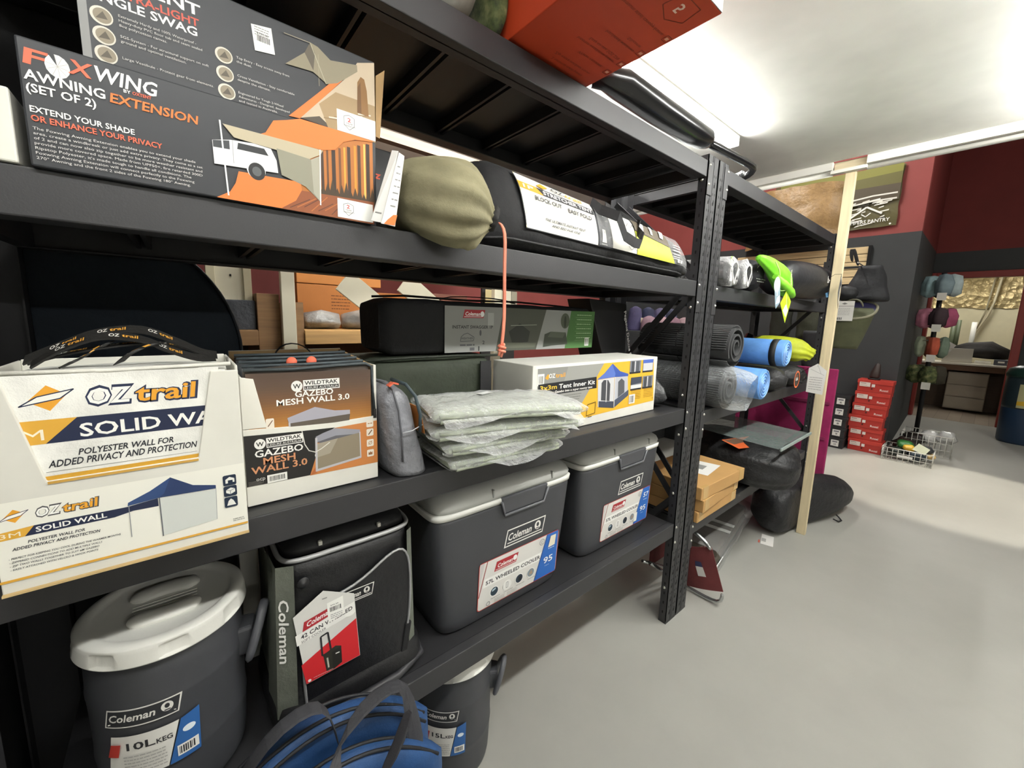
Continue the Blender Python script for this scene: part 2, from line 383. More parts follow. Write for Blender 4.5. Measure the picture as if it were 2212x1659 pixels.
# ------------------------------------------------------------------ black shelving, two bays
def rack(x0, x1, levels, label):
    """x0, x1: outer faces of the bay; posts 0.11 wide"""
    t = thing('shelving_rack', label, 'shelving', ((x0+x1)/2, 1.3, 0), 'black steel shelving')
    for px in (x0, x1-.11):
        for py, fr in ((1.0, 1), (1.575, 0)):
            b = MB(); top = 2.575
            yf = py if fr else py+.045
            s = 1 if fr else -1
            b.box(px, px+.11, min(yf, yf+s*.004), max(yf, yf+s*.004), 0, top)                       # perforated face
            b.box(px, px+.004, py, py+.045, 0, top); b.box(px+.106, px+.11, py, py+.045, 0, top)
            b.box(px+.045, px+.05, min(yf-s*.0015, yf), max(yf-s*.0015, yf), 0, top); b.box(px+.06, px+.065, min(yf-s*.0015, yf), max(yf-s*.0015, yf), 0, top)
            if fr:
                z = .05; k = 0
                while z < 2.5:                        # punched slots: two columns of keyholes and small pairs
                    for cx, up in ((px+.030, 0), (px+.080, 1)):
                        e = .0008
                        b.add([(cx-.006, py-e, z), (cx+.006, py-e, z), (cx+.009, py-e, z+.012), (cx+.009, py-e, z+.026), (cx+.002, py-e, z+.03), (cx+.002, py-e, z+.018), (cx-.006, py-e, z+.014)], [list(range(7))], 1)
                        for q in (-.012, .008): b.add([(cx+q, py-e, z+.048), (cx+q+.006, py-e, z+.048), (cx+q+.006, py-e, z+.060), (cx+q, py-e, z+.060)], [(0,1,2,3)], 1)
                    z += .085; k += 1
                xi = px+.1108 if px == x0 else px-.0008
                z = .06
                while z < 2.5: b.add([(xi, py+.02, z), (xi, py+.028, z), (xi, py+.028, z+.016), (xi, py+.02, z+.016)], [(0,1,2,3)], 1); z += .06
            b.box(px-.001, px+.111, py-.001, py+.046, 0, .012)
            b.build('post', [BLACK, HOLE], t)
    for lv in levels:
        for y0, y1, s in ((1.003, 1.04, 1), (1.58, 1.617, -1)):
            b = MB(); b.box(x0+.11, x1-.11, y0, y1, lv-.078, lv)
            if s > 0: b.box(x0+.11, x1-.11, 1.03, 1.067, lv-.078, lv-.072)
            else: b.box(x0+.11, x1-.11, 1.553, 1.59, lv-.078, lv-.072)
            b.build('shelf_beam', BLACK, t, .004)
        for px in (x0+.11, x1-.11-.03):                                   # side ties under the deck
            MB().box(px, px+.03, 1.045, 1.575, lv-.075, lv-.02).build('side_tie', BLACK, t)
        b = MB(); w = x1-x0-.22; n = 10
        b.box(x0+.112, x1-.112, 1.041, 1.579, lv-.014, lv-.002)
        for k in range(1, n):
            xx = x0+.11+w*k/n
            b.box(xx-.016, xx-.006, 1.06, 1.57, lv-.052, lv-.0141); b.box(xx+.006, xx+.016, 1.06, 1.57, lv-.052, lv-.0141)
        b.build('shelf_deck', DECK, t)
    bolts = []
    for lv in levels:
        for px, sx in ((x0+.11, 1), (x1-.11, -1)):
            b = MB()                                                       # beam hook plate on the post
            xa = px+(.0 if sx > 0 else -.0)
            b.box(min(xa, xa-sx*.05), max(xa, xa-sx*.05), .9955, .9995, lv-.16, lv-.002)
            b.build('bracket', BLACK, t, .002)
            for q in (-.02, -.11):
                o = MB().lathe([(0, -.0055), (.0045, -.0045), (.0075, -.001), (.008, 0)], (px-sx*.012, .9955, lv+q), 12, axis='y').build('bolt', STEEL, t); bolts.append(o)
    for px, xx in ((x0+.05, 0), (x1-.06, 0)):                              # cross braces of the end frames
        zs = [.12, .75, 1.36, 1.98, 2.45]
        for i in range(4):
            a, c = (1.05, 1.575) if i % 2 else (1.575, 1.05)
            b = MB(); d = Vector((0, c-a, zs[i+1]-zs[i])).normalized(); nn = Vector((0, -d.z, d.y))*.016
            A, C2 = Vector((px, a, zs[i])), Vector((px, c, zs[i+1]))
            e = Vector((.005, 0, 0))
            b.hexa([A-nn-e, A-nn+e, A+nn+e, A+nn-e, C2-nn-e, C2-nn+e, C2+nn+e, C2+nn-e]); b.build('brace', BLACK, t)
    for px, sx in ((x0+.11, 1), (x1-.11, -1)):                             # bolts on the inner side faces
        for z in (.22, .80, 1.14, 1.36, 1.83, 2.46):
            for py in (1.027,):
                MB().lathe([(0, .006*sx), (.005, .005*sx), (.008, .001*sx), (.0085, 0)], (px, py, z), 12, axis='x').build('bolt', STEEL, t)
    return t
rack(-.41, 2.17, (2.545, 1.963, 1.289, .625), 'black steel shelving bay holding coolers and gazebo wall boxes')
rack(2.18, 4.67, (2.56, 1.955, 1.25, .56), 'black steel shelving bay holding foam mats and rubber matting')

# timber prop at the ceiling edge
t = thing('timber_post', 'pale raw timber post standing from floor to ceiling edge past the black shelving', 'post', (3.95, .82, 0))
MB().hexa([(3.93,.79,0),(3.97,.79,0),(3.97,.853,0),(3.93,.853,0),(3.93,.795,2.925),(3.97,.795,2.925),(3.97,.859,2.925),(3.93,.859,2.925)]).build('post', M('#d9c9a4', 'wood', 0.75), t, .003)
MB().box(3.93, 3.972, .738, .932, 2.926, 2.986).build('head_plate', M('#d4c6a6', 'woodx', 0.75), t, .003)
t = thing('end_panel', 'added black panel darkening the left end of the black shelving', 'panel', (-.45, 1.3, 0))  # added panel, keeps the left edge of the view dark
MB().box(-.445, -.425, .99, 1.66, 0, 2.9).build('panel', M('#1d1d1f', 'paint', .7), t)
MB().box(-.445, -.425, .99, 1.04, .0, 2.9).build('edge_strip', M('#1d1d1f', 'paint', .7), t) if False else None
t = thing('added_dark_board', 'added black board that darkens the gap behind the printed cartons', 'board', (0, 1.64, 1.97))  # made-up board standing in for the darkness behind the cartons
MB().box(-.41, .46, 1.63, 1.645, 1.90, 2.9).build('board', M('#19191b', 'paint', .7), t)
t = thing('added_dark_crate', 'added black crate behind the shelving, propping the navy tent disc and darkening the gap', 'crate', (-.25, 1.85, 0))  # invented support for the disc, also darkens behind kegs and soft cooler
MB().box(-.72, .20, 1.66, 2.02, 0, 1.155).build('crate_body', M('#19191b', 'paint', .7), t, .01)
MB().box(-.73, .21, 1.65, 2.03, 1.156, 1.166).build('lid', M('#151517', 'paint', .7), t, .004)
# ------------------------------------------------------------------ second shelf from the top: printed cartons, sacks
DK = M('#2d2f33', 'card', 0.5); KRAFT = M('#a98a5f', 'card', 0.75); ORG = '#ee7a35'
def carton(name, label, cat, x0, x1, y0, y1, z0, z1, m, group=None, part='carton_body', bev=.003):
    t = thing(name, label, cat, ((x0+x1)/2, (y0+y1)/2, z0), group)
    MB().box(x0, x1, y0, y1, z0, z1).build(part, m, t, bev); return t
SH2 = 1.963
t = carton('awning_box', 'long black and orange awning extension carton at the front of the shelf', 'box', -.163, .378, .992, 1.112, SH2, 2.149, DK)
p = Print((-.163, .992, SH2-.001))
def wl(s, x, y, h, c, w, **k): p.text(s, x, y, h, c, w, **k)
wl('F', .006, .150, .022, '#ee6a4b', .024, bold=.07, shear=.15)
p.ell(.042, .157, .0135, .017, '#f2f0ea', 14); p.poly([(.042,.157), (.030,.178), (.039,.178)], '#2d2f33')
for k in range(9): a = math.radians(170+k*36); p.line([(.042,.157), (.042+.013*math.cos(a), .157+.016*math.sin(a))], .0006, '#b9b6b0')
wl('X', .053, .153, .021, '#ee6a4b', .026, bold=.07, shear=.15); wl('WING', .080, .153, .022, '#f4f2ec', .078, bold=.06, shear=.15)
wl('BY', .116, .146, .005, '#f4f2ec', .009, bold=.03); wl('OXTENT', .127, .146, .005, '#ee6a4b', .024, bold=.03)
wl('AWNING', .005, .127, .0145, '#f4f2ec', .088, bold=.035); wl('EXTENSION', .098, .125, .0145, ORG, .115, bold=.035, shear=.12)
wl('(SET OF 2)', .006, .110, .012, '#f4f2ec', .075, bold=.03)
wl('EXTEND YOUR SHADE', .007, .081, .0088, '#f4f2ec', .118, bold=.025); wl('OR ENHANCE YOUR PRIVACY', .007, .068, .0088, '#ee6a4b', .153, bold=.025)
for i, (s, w) in enumerate((('The Foxwing Awning Extension enables you to extend your shade', .198), ('area, create a windbreak or just add extra privacy. They come as a set', .208), ('of 2 and can now also zip together to be more weather resistant and', .207), ('provide more covered space. Made from UPF50+, fire retarded 300D', .207), ('Ripstop Polyester, it\'s made tough to handle all conditions. The', .190), ('Foxwing Awning Extension will connect perfectly to the Foxwing', .194), ('270\u00b0 Awning and the front 2 sides of the Foxwing 180\u00b0 Awning.', .188))):
    wl(s, .0075, .0555-i*.0072, .0042, '#d6d4d0', w)
p.poly([(.392,.150), (.541,.190), (.541,.001), (.343,.001), (.382,.04), (.383,.066)], '#b06a28')          # forest scene
for k, (x, w, c) in enumerate(((.425,.006,'#3b2413'), (.437,.004,'#5a3516'), (.448,.008,'#2e1c10'), (.463,.005,'#6b3f18'), (.474,.004,'#e0a03a'), (.482,.007,'#3a2312'), (.497,.005,'#d58f2e'), (.505,.007,'#44290f'), (.519,.004,'#f0c060'), (.525,.008,'#2f1c0e'))):
    p.rect(x, .05, w, .085+.05*(x-.42)/.12, c)
for k in range(14): p.poly([(.40+.01*k, .045), (.408+.01*k, .075+.01*math.sin(k*2.1)), (.416+.01*k, .045)], '#3c2a12')
p.poly([(.345,.001), (.38,.045), (.541,.052), (.541,.001)], '#8a4a24')
for k in range(12): p.line([(.36+.014*k, .006+.003*(k % 3)), (.40+.012*k, .03+.004*(k % 4))], .0018, '#b5662f' if k % 2 else '#5e2f18')
p.poly([(.312,.137), (.322,.143), (.337,.170), (.360,.178), (.387,.189), (.541,.189), (.541,.187), (.500,.180), (.474,.168), (.455,.146), (.430,.139)], ORG)
p.poly([(.234,.001), (.256,.016), (.266,.034), (.272,.057), (.383,.062), (.384,.045), (.372,.022), (.343,.001)], ORG)
p.poly([(.251,.138), (.430,.138), (.425,.128), (.40,.112), (.268,.118)], '#b9ad92'); p.poly([(.34,.118), (.405,.113), (.425,.126), (.42,.03), (.392,.055), (.347,.068)], '#8d8a78')
p.poly([(.405,.113), (.425,.126), (.42,.03), (.408,.045)], '#a5a190')
p.poly([(.234,.062), (.233,.104), (.262,.112), (.300,.116), (.330,.114), (.339,.094), (.341,.070), (.29,.066)], '#e3e3e3')
p.poly([(.234,.092), (.234,.104), (.26,.110), (.26,.094)], '#3a3d40'); p.poly([(.272,.098), (.274,.110), (.318,.111), (.325,.099)], '#25282b')
p.ell(.302, .068, .0165, .019, '#e3e3e3'); p.ell(.303, .064, .0145, .0165, '#1b1b1d'); p.ell(.303, .064, .008, .009, '#55585a'); p.line([(.265,.07), (.265,.112)], .0008, '#9a9a9a')
p.line([(.247,.143), (.253,.008)], .0026, '#f0f0ee'); p.line([(.424,.138), (.421,.022)], .0026, '#e8e6e0')
p.rect(.457, .004, .081, .041, '#efeee9'); p.outline([(.470,.034), (.481,.038), (.492,.034), (.492,.02), (.481,.010), (.470,.02)], .0009, '#444444')
wl('2', .477, .026, .008, '#c23a2a', .007, bold=.03); wl('YEAR', .474, .0205, .0035, '#444444', .014); wl('WARRANTY', .469, .0155, .0035, '#444444', .025)
p.build(t)

t = carton('swag_box', 'tall black swag carton with a white price tag behind the awning carton', 'box', -.104, .438, 1.125, 1.29, SH2, 2.402, DK)
p = Print((-.102, 1.125, 1.963)); 
p.rect(-.001, .18, .012, .255, '#8f8f8d'); wl('OXTENT', .02, .381, .020, '#f4f2ec', .158, bold=.05); wl('ULTRA-LIGHT', .04, .360, .014, '#cf5a48', .134, bold=.03); wl('SINGLE SWAG', .01, .341, .0155, '#f4f2ec', .16, bold=.045)
for x, y in ((.029,.316), (.03,.283), (.03,.251), (.213,.323), (.213,.287), (.214,.252)):
    p.ell(x, y, .0155, .0155, '#d8d2c4'); p.ell(x+.001, y, .0125, .0125, '#8f8470'); p.poly([(x-.008,y-.006), (x+.002,y+.008), (x+.008,y-.004)], '#544c3e')
for x, y, ss in ((.052,.324,('Extremely Hardy and 100% Waterproof -', 'Heavy-duty PVC floor tub and seam sealed', '8oz polycotton canvas.')), (.052,.289,('SGS-System - For structural support on soft', 'ground and optimal ventilation.')), (.052,.252,('Large Vestibule - Protect gear from elements.',)), (.235,.326,('Top Entry - Easy access away from', 'the dust.')), (.235,.290,('Cross Ventilation - Stay comfortable', 'despite the climate.')), (.235,.256,('Engineered for Tough 2-Wheel', 'Adventures - Designed, developed', 'and tested in Australia.'))):
    for i, s in enumerate(ss): wl(s, x, y-i*.0082, .0046, '#cfcdc8', len(s)*.0031)
p.poly([(.266,.407), (.305,.414), (.310,.362), (.271,.356)], '#efeee8'); p.barcode(.276, .378, .026, .012, '#2a2a2a', 3, 18)
for k in range(4): p.scrib(.272, .404-k*.005, .028, .0016, '#8a8a86', k)
wl('$350.00', .276, .392, .0036, '#444444', .022, bold=.02)
p.poly([(.357,.245), (.475,.382), (.495,.418), (.539,.435), (.539,.240)], '#c9b79c'); p.poly([(.357,.245), (.40,.262), (.43,.242)], '#4a4034'); p.poly([(.40,.29), (.44,.33), (.539,.33), (.539,.24), (.42,.24)], '#a48a64')
for k in range(8): p.line([(.41+.012*k, .262+.005*k), (.45+.011*k, .268+.005*k)], .003, '#e6dcc9' if k % 2 else '#8d7350')
p.poly([(.492,.30), (.494,.372), (.503,.388), (.512,.385), (.518,.36), (.522,.298)], '#8a6232'); p.poly([(.492,.30), (.494,.36), (.502,.375), (.503,.30)], '#6e4b24')
p.poly([(.356,.243), (.332,.241), (.40,.315), (.446,.367), (.478,.388), (.43,.33)], ORG)
p.poly([(.330,.352), (.372,.392), (.385,.419), (.402,.416), (.43,.398), (.494,.412), (.495,.397), (.445,.352), (.42,.341), (.389,.357)], '#8f866f'); p.poly([(.372,.392), (.385,.419), (.395,.40), (.39,.36)], '#5d5547')
p.line([(.330,.416), (.385,.418)], .0012, '#a39a80'); p.line([(.402,.40), (.402,.33)], .0012, '#a39a80'); p.line([(.385,.418), (.418,.34)], .0016, '#b7ae95')
p.rect(.441, .243, .098, .05, '#efeee9'); p.outline([(.458,.281), (.471,.286), (.484,.281), (.484,.262), (.471,.251), (.458,.262)], .001, '#444444'); wl('2', .467, .270, .009, '#c23a2a', .008, bold=.03); wl('YEAR', .463, .264, .004, '#444444', .017); wl('WARRANTY', .457, .258, .004, '#444444', .029)
p.build(t)
b = MB(); b.hexa([(.439,1.125,2.22), (.452,1.13,2.22), (.452,1.27,2.22), (.439,1.27,2.22), (.442,1.125,2.37), (.468,1.13,2.395), (.468,1.27,2.395), (.442,1.27,2.37)]); b.build('open_flap', KRAFT, t)

t = carton('white_box', 'plain white carton at the left end beside the awning carton', 'box', -.283, -.176, .998, 1.25, SH2+.0015, 2.073, WCARD)
t = carton('sack_box', 'small black carton with orange lettering behind the folded leaflet', 'box', .452, .56, 1.31, 1.42, SH2, 2.265, M('#232325', 'card', 0.5))
p = Print((.448, 1.31, SH2)); wl('4oz', .014, .21, .022, '#e0532f', .06, bold=.04, shear=.25); wl('4LH', .012, .15, .012, '#dddbd6', .03, bold=.03); wl('SW', .022, .12, .012, '#dddbd6', .025, bold=.03)
p.build(t)

# folded leaflet
t = thing('leaflet', 'white folded leaflet with an orange corner between awning carton and olive sack', 'leaflet', (.40, .95, SH2))
MB().hexa([(.362,.968,1.966), (.385,.952,1.962), (.386,.953,1.962), (.363,.970,1.966), (.418,.972,2.137), (.428,.958,2.134), (.429,.960,2.134), (.419,.974,2.137)]).build('leaf', M('#eeede9', 'card', 0.5), t)
MB().hexa([(.380,.951,1.960), (.412,.946,1.957), (.412,.948,1.957), (.380,.953,1.960), (.428,.955,2.130), (.440,.951,2.124), (.440,.953,2.124), (.428,.957,2.130)]).build('leaf', M('#eeede9', 'card', 0.5), t)
fu = Vector((.048, .004, .170)).normalized(); fr = Vector((1, -.16, -.09)).normalized()
p = Print((.380, .9505, 1.960), fr, fu)
p.poly([(.006,.0), (.031,.002), (.031,.028), (.022,.026), (.012,.012)], '#e57a32')
for k in range(7): p.scrib(.010-.001*k, .045+.016*k, .014, .003, '#8d8c88', k)
p.build(t, 'printed_face')
fu2 = Vector((.056, .004, .171)).normalized(); p = Print((.362, .9675, 1.966), Vector((1, -.7, -.2)).normalized(), fu2)
for k in range(9): p.scrib(.004, .02+.015*k, .016, .0035, '#7d7c78', k+20)
p.build(t, 'printed_face')

def sack_rings(path, rad, seg=36, pleat=0.0, npl=11, flat=None, squ=1.0):
    P = [Vector(q) for q in path]; out = []; up = Vector((0, 0, 1))
    for i, c in enumerate(P):
        d = (P[min(i+1, len(P)-1)]-P[max(i-1, 0)]).normalized(); s = d.cross(up if abs(d.z) < .95 else Vector((0, -1, 0))).normalized(); v = s.cross(d).normalized()
        r = rad[i]; ra, rb = (r if isinstance(r, tuple) else (r, r)); ring = []
        pl = pleat[i] if isinstance(pleat, list) else pleat
        for k in range(seg):
            a = 2*math.pi*k/seg; ca, sa = math.cos(a), math.sin(a)
            q = 1+pl*math.cos(npl*a+i*.4)
            x = math.copysign(abs(ca)**squ, ca)*ra*q; y = math.copysign(abs(sa)**squ, sa)*rb*q
            pt = c + s*x + v*y
            if flat is not None and pt.z < flat: pt.z = flat + (pt.z-flat)*.08
            ring.append(pt)
        out.append(ring)
    return out
t = thing('olive_sack', 'olive canvas drawstring sack with a hanging coral cord', 'bag', (.55, 1.08, SH2))
path = [(.555,1.235,2.05), (.555,1.225,2.055), (.55,1.19,2.06), (.545,1.12,2.068), (.548,1.06,2.066), (.565,1.01,2.050), (.595,.965,2.026), (.628,.935,2.022), (.655,.925,2.022), (.675,.915,2.016), (.69,.908,2.012)]
rad = [.02, .06, (.085,.095), (.102,.112), (.110,.118), (.112,.122), (.114,.124), (.10,.112), .07, .034, .022]
MB().loft(sack_rings(path, rad, 44, [0,0,0,0,.01,.02,.05,.10,.16,.2,.2], 12)).build('canvas', M('#8a8467', 'fabric', 0.85), t, rough=.014, rs=9, sub=1, clamp=lambda v: Vector((v.x, v.y, max(v.z, SH2+.006))) if v.y > .962 else v)
MB().loft(sack_rings([(.668,.918,2.018), (.678,.913,2.014), (.688,.908,2.011)], [.03,.034,.028], 24, .12, 9)).build('mouth_tie', M('#1c1b19', 'fabric', 0.8), t)
c = MB(); q = [(.690,.905,2.008), (.702,.895,1.995), (.706,.892,1.96), (.704,.892,1.90), (.708,.893,1.82), (.710,.893,1.74), (.706,.894,1.69), (.703,.894,1.668)]
c.tube(q, .0036, 8); c.tube([(x+.006, y+.002, z) for x, y, z in q], .0034, 8)
cd_ = c.build('drawcord', M('#e58a70', 'fabric', 0.7), t, sub=1)
c = MB(); c.tube([(.706+.010*math.cos(a*.9), .893+.008*math.sin(a*.9), 1.672-.0016*a) for a in range(14)], .0042, 8)
c.tube([(.704,.893,1.668), (.698,.892,1.655), (.694,.891,1.640)], .0036, 8); c.tube([(.710,.893,1.668), (.708,.892,1.65), (.702,.891,1.636)], .0036, 8)
c.build('knot', M('#e58a70', 'fabric', 0.7), cd_)

# black tent bag with a printed panel behind clear film
t = thing('tent_bag', 'long black stretcher tent bag with white printed panel and lime patch', 'bag', (1.25, 1.13, SH2))
def bagh(x):
    u = max(0, (x-.66)/1.21); e = min(1, max(0, (x-.665)/.10))**.5*min(1, max(0, (1.885-x)/.05))**.5
    return max(.012, (.30-.115*u)*e), max(.01, .155*min(1, max(.02, (x-.645)/.16))**.5)
def bagsec(x, a):
    h, hw = bagh(x); ca, sa = math.cos(a), math.sin(a)
    y = 1.135 - hw*math.copysign(abs(ca)**.55, ca); z = .5*h + .5*h*math.copysign(abs(sa)**.75, sa)
    return Vector((x, y + z*.28 - .02, SH2+.001 + z))
b = MB(); NX = 40
b.loft([[bagsec(.666+1.214*i/NX, -math.pi/2 + 2*math.pi*k/40) for k in range(40)] for i in range(NX+1)])
b.build('bag_body', M('#19191b', 'fabric', 0.8), t, rough=.005, rs=11, clamp=above(SH2, .98))
def onbag(x, s, l):                       # s: 0 low on the front, 1 near the ridge
    a = math.radians(-27+66*s); q = bagsec(x, a)
    e = Vector((0, -math.cos(a*.8)*.9, .35+.5*math.sin(max(a, 0)))).normalized(); return q + e*(l*1.5+.007)
p = Print(fn=onbag, step=.0002)
p.poly([(.86,.0), (1.40,.0), (1.40,1.0), (.84,1.0)], '#26282d')
p.poly([(.862,.02), (1.215,.02), (1.215,.98), (.845,.98)], '#e2e0d6'); p.line([(1.213,.02), (1.213,.98)], .004, '#e5a12f'); p.line([(.862,.02), (.862,.3), (.855,.6), (.847,.98)], .004, '#e8d9a0')
p.poly([(.851,.62), (.96,.62), (.925,.76), (.847,.76)], '#d9a02c'); p.poly([(.955,.62), (1.212,.62), (1.212,.76), (.925,.76)], '#26272c')
p.text('1P', .868, .65, .075, '#f4f2ec', .045, bold=.04); p.text('STRETCHER TENT', .955, .645, .085, '#f4f2ec', .25, bold=.035)
p.text('BLOCK OUT', .91, .49, .07, '#3a3a3c', .125, bold=.02); p.text('EASY FOLD', 1.065, .47, .07, '#3a3a3c', .125, bold=.02)
p.text('THE ULTIMATE INSTANT TENT', .94, .25, .05, '#333335', .20, bold=.02, shear=.1); p.text('AND BED FOR ONE', .97, .16, .05, '#333335', .14, bold=.02, shear=.1)
p.poly([(.93,.80), (.955,.90), (.985,.84), (.96,.77)], '#e5a12f'); p.text('OZ', 1.0, .80, .1, '#4a4a4c', .06, bold=.03); p.text('trail', 1.065, .80, .1, '#e5a12f', .09, bold=.03)
p.poly([(1.235,.12), (1.262,.12), (1.258,.40), (1.24,.40)], '#d9d8d2'); p.rect(1.232, .05, .034, .03, '#9a9a98')
p.poly([(1.30,.02), (1.46,.02), (1.46,.98), (1.29,.98)], '#dddbd0')
for k in range(5): p.outline([(1.33+.03*k, .75), (1.345+.03*k, .62), (1.362+.03*k, .74)], .003, '#4b4b4d')
p.outline([(1.40,.2), (1.42,.10), (1.44,.2), (1.46,.10), (1.47,.22)], .003, '#4b4b4d'); p.text('1.9m', 1.37, .42, .05, '#6b6b6b', .05)
p.poly([(1.46,.0), (1.76,.0), (1.72,.45), (1.46,.58)], '#ccd745')
for k in range(6): p.line([(1.48+.035*k, .44), (1.485+.035*k, .06)], .003, '#b4bf38')
p.poly([(1.46,.58), (1.72,.45), (1.70,.95), (1.46,.98)], '#5c5344'); p.poly([(1.50,.62), (1.60,.57), (1.57,.85)], '#857a63')
for k in range(6): p.rect(1.735+.003*k, .20+.07*k, .06, .018, '#e1dfda')
p.rect(1.775, .06, .04, .12, '#e8e6e0'); p.rect(1.785, .07, .004, .1, '#333333'); p.rect(1.795, .07, .006, .1, '#333333')
for x, w in ((1.49, .05), (1.57, .03), (1.64, .05)): p.poly([(x,.62), (x+w*.5,.60), (x+w,.92), (x+w*.4,.95)], '#e9e7e0')
p.build(t)
b = MB(); b.grid(40, 10, lambda i, j: onbag(1.22+.64*i, .02+.98*j, .004)); b.build('clear_window', M('#ffffff', 'film', 0.12, 0, .30), t)
h1 = [onbag(1.22, .98, .005)+Vector((0,0,.005)), onbag(1.24, .75, .012), onbag(1.27, .5, .03)+Vector((0,-.02,0)), (1.315, .93, 2.065), (1.36, .915, 2.045), (1.395, .915, 2.045), (1.44, .935, 2.08), (1.48, .99, 2.12), onbag(1.50, .80, .012), onbag(1.51, .95, .006)]
MB().ribbon(h1, (.014, .0, .036), .0015).build('carry_handle', M('#1d1d1f', 'fabric', 0.8), t)
MB().tube([bagsec(.70+1.16*i/30, math.radians(-48))+Vector((0,-.006,0)) for i in range(31)], .0045, 6).build('piping', M('#18181a', 'fabric', 0.6), t)

# ------------------------------------------------------------------ top shelf
SH1 = 2.545
t = carton('orange_box', 'long orange carton jutting out over the edge of the top shelf', 'box', .80, 1.155, .563, 1.45, SH1+.012, 2.86, M('#bf3f1c', 'card', 0.55))
p = Print((.80, .563, SH1+.012), (1,0,0), (0,1,0)); p.u = Vector((1,0,0)); p.w = Vector((0,1,0)); p.n = Vector((0,0,-1))
TX = '#7d2a12'
for i, (s, x, y, w) in enumerate((('Premium steel canopy frame', .31, .14, .2), ('Silicone', .31, .21, .06), ('Insulated windows', .31, .235, .13), ('Easy to use SQS 270', .31, .285, .14), ('Interior ventilation power', .31, .305, .17), ('Water resistant', .30, .345, .11), ('Zip extra outdoor room', .30, .395, .16), ('2 external mesh panels', .29, .42, .14))):
    p.text(s, x, y, .011, TX, w, al='r')
    p.build(t, 'printed_line'); p = Print((.80, .563, SH1+.012), (1,0,0), (0,1,0)); p.n = Vector((0,0,-1))
for y in (.14, .225, .295, .35): p.outline([(.325,y-.006), (.347,y-.006), (.347,y+.016), (.325,y+.016)], .002, TX); p.rect(.330, y, .012, .010, '#e9a58c'); p.build(t, 'pictogram'); p = Print((.80, .563, SH1+.012), (1,0,0), (0,1,0)); p.n = Vector((0,0,-1))
p.outline([(.22,.03), (.30,.03), (.31,.085), (.26,.11), (.21,.085)], .0025, TX); p.text('5', .245, .05, .03, '#f0cfc2', .02, bold=.05)
p.build(t, 'badge')
MB().box(.802, 1.153, .561, .5629, SH1+.014, 2.855).build('end_panel', M('#a9aaa8', 'card', 0.5), t)
t = thing('grey_sack', 'light grey cloth sack slumped on the top shelf beside the camouflage bag', 'bag', (.60, 1.1, SH1))
MB().loft(sack_rings([(.42,1.14,2.66), (.44,1.13,2.66), (.50,1.12,2.665), (.58,1.11,2.67), (.65,1.10,2.65), (.69,1.10,2.63), (.712,1.10,2.60)], [.03,.10,.125,.13,.115,.08,.02], 40, .02, 7, SH1+.006)).build('cloth', M('#a7a69d', 'fabric', 0.85), t, rough=.018, rs=10, sub=1, clamp=lambda v: Vector((min(v.x,.708), v.y, max(v.z, SH1+.005))))
t = thing('camo_bag', 'camouflage pattern bag wedged against the orange carton', 'bag', (.76, 1.2, SH1))
MB().loft(sack_rings([(.765,1.0,2.65), (.765,1.01,2.65), (.765,1.04,2.65), (.765,1.2,2.655), (.765,1.36,2.65), (.765,1.38,2.65)], [.015,(.028,.085),(.031,.105),(.031,.11),(.03,.1),.015], 40, .02, 6, SH1+.004)).build('cloth', M('#59603a', 'camo', 0.8), t, rough=.006, rs=18, sub=1, clamp=lambda v: Vector((min(max(v.x,.722),.796), v.y, max(v.z, SH1+.004))))
# padded tubular frame
t = thing('tube_frame', 'glossy black padded tubular frame lying across both top shelves', 'frame', (1.9, 1.05, SH1))
GB = M('#121214', 'slick', 0.22)
q = [(1.22,1.06,2.615), (1.26,1.03,2.628), (1.34,1.015,2.632), (1.60,1.02,2.632), (1.90,1.03,2.642), (2.05,1.035,2.652), (2.10,1.04,2.652), (2.12,1.045,2.65)]
MB().loft(sack_rings(q, [.02,(.04,.036),(.06,.048),(.062,.05),(.060,.05),(.056,.046),(.04,.034),.012], 28, 0, 1)).build('pad', GB, t)
MB().tube([(2.08,1.04,2.65), (2.2,1.03,2.65), (2.42,1.02,2.655), (2.62,1.02,2.668), (2.70,1.03,2.668), (2.735,1.07,2.652), (2.72,1.12,2.636), (2.66,1.15,2.622), (2.5,1.18,2.6), (2.3,1.22,2.59)], .021, 14).build('tube', GB, t, sub=1)
MB().tube([(2.60,1.045,2.635), (2.62,1.08,2.62), (2.56,1.13,2.60), (2.40,1.17,2.59), (2.28,1.19,2.585)], .017, 12).build('tube', M('#b7bbbd', 'plain', 0.18, 1.0), t, sub=1)
p = Print((1.86, .978, 2.62)); p.poly([(0,0), (.022,0), (.011,.024)], '#cfd0d0'); p.build(t, 'warning_mark')
# ------------------------------------------------------------------ third shelf: wall kits, bags, folded sheets
SH3 = 1.289
WB = M('#dcdad0', 'card', 0.6)
t = thing('display_carton', 'white display carton with diamond emblem, its front cut out to show the wall bag', 'box', (-.085, 1.08, SH3), 'open display cartons')
b = MB(); Y0, Y1 = .955, 1.20
cut = [(.028,.36), (.063,.177), (.258,.177), (.286,.36)]
b.prism([(0,0), (.331,0), (.331,.345), (.2865,.345), (.258,.177), (.063,.177), (.030,.345), (.0,.345)], (-.249, Y0, SH3-.004), (1,0,0), (0,0,1), .005)
b.box(-.249, -.244, Y0+.005, Y1, SH3+.001, SH3+.350); b.box(.077, .082, Y0+.005, Y1, SH3+.001, SH3+.350); b.box(-.244, .077, Y1-.005, Y1, SH3+.001, SH3+.352); b.box(-.244, .077, Y0+.005, Y1-.005, SH3+.001, SH3+.006)
b.build('carton_body', WB, t, .0018)
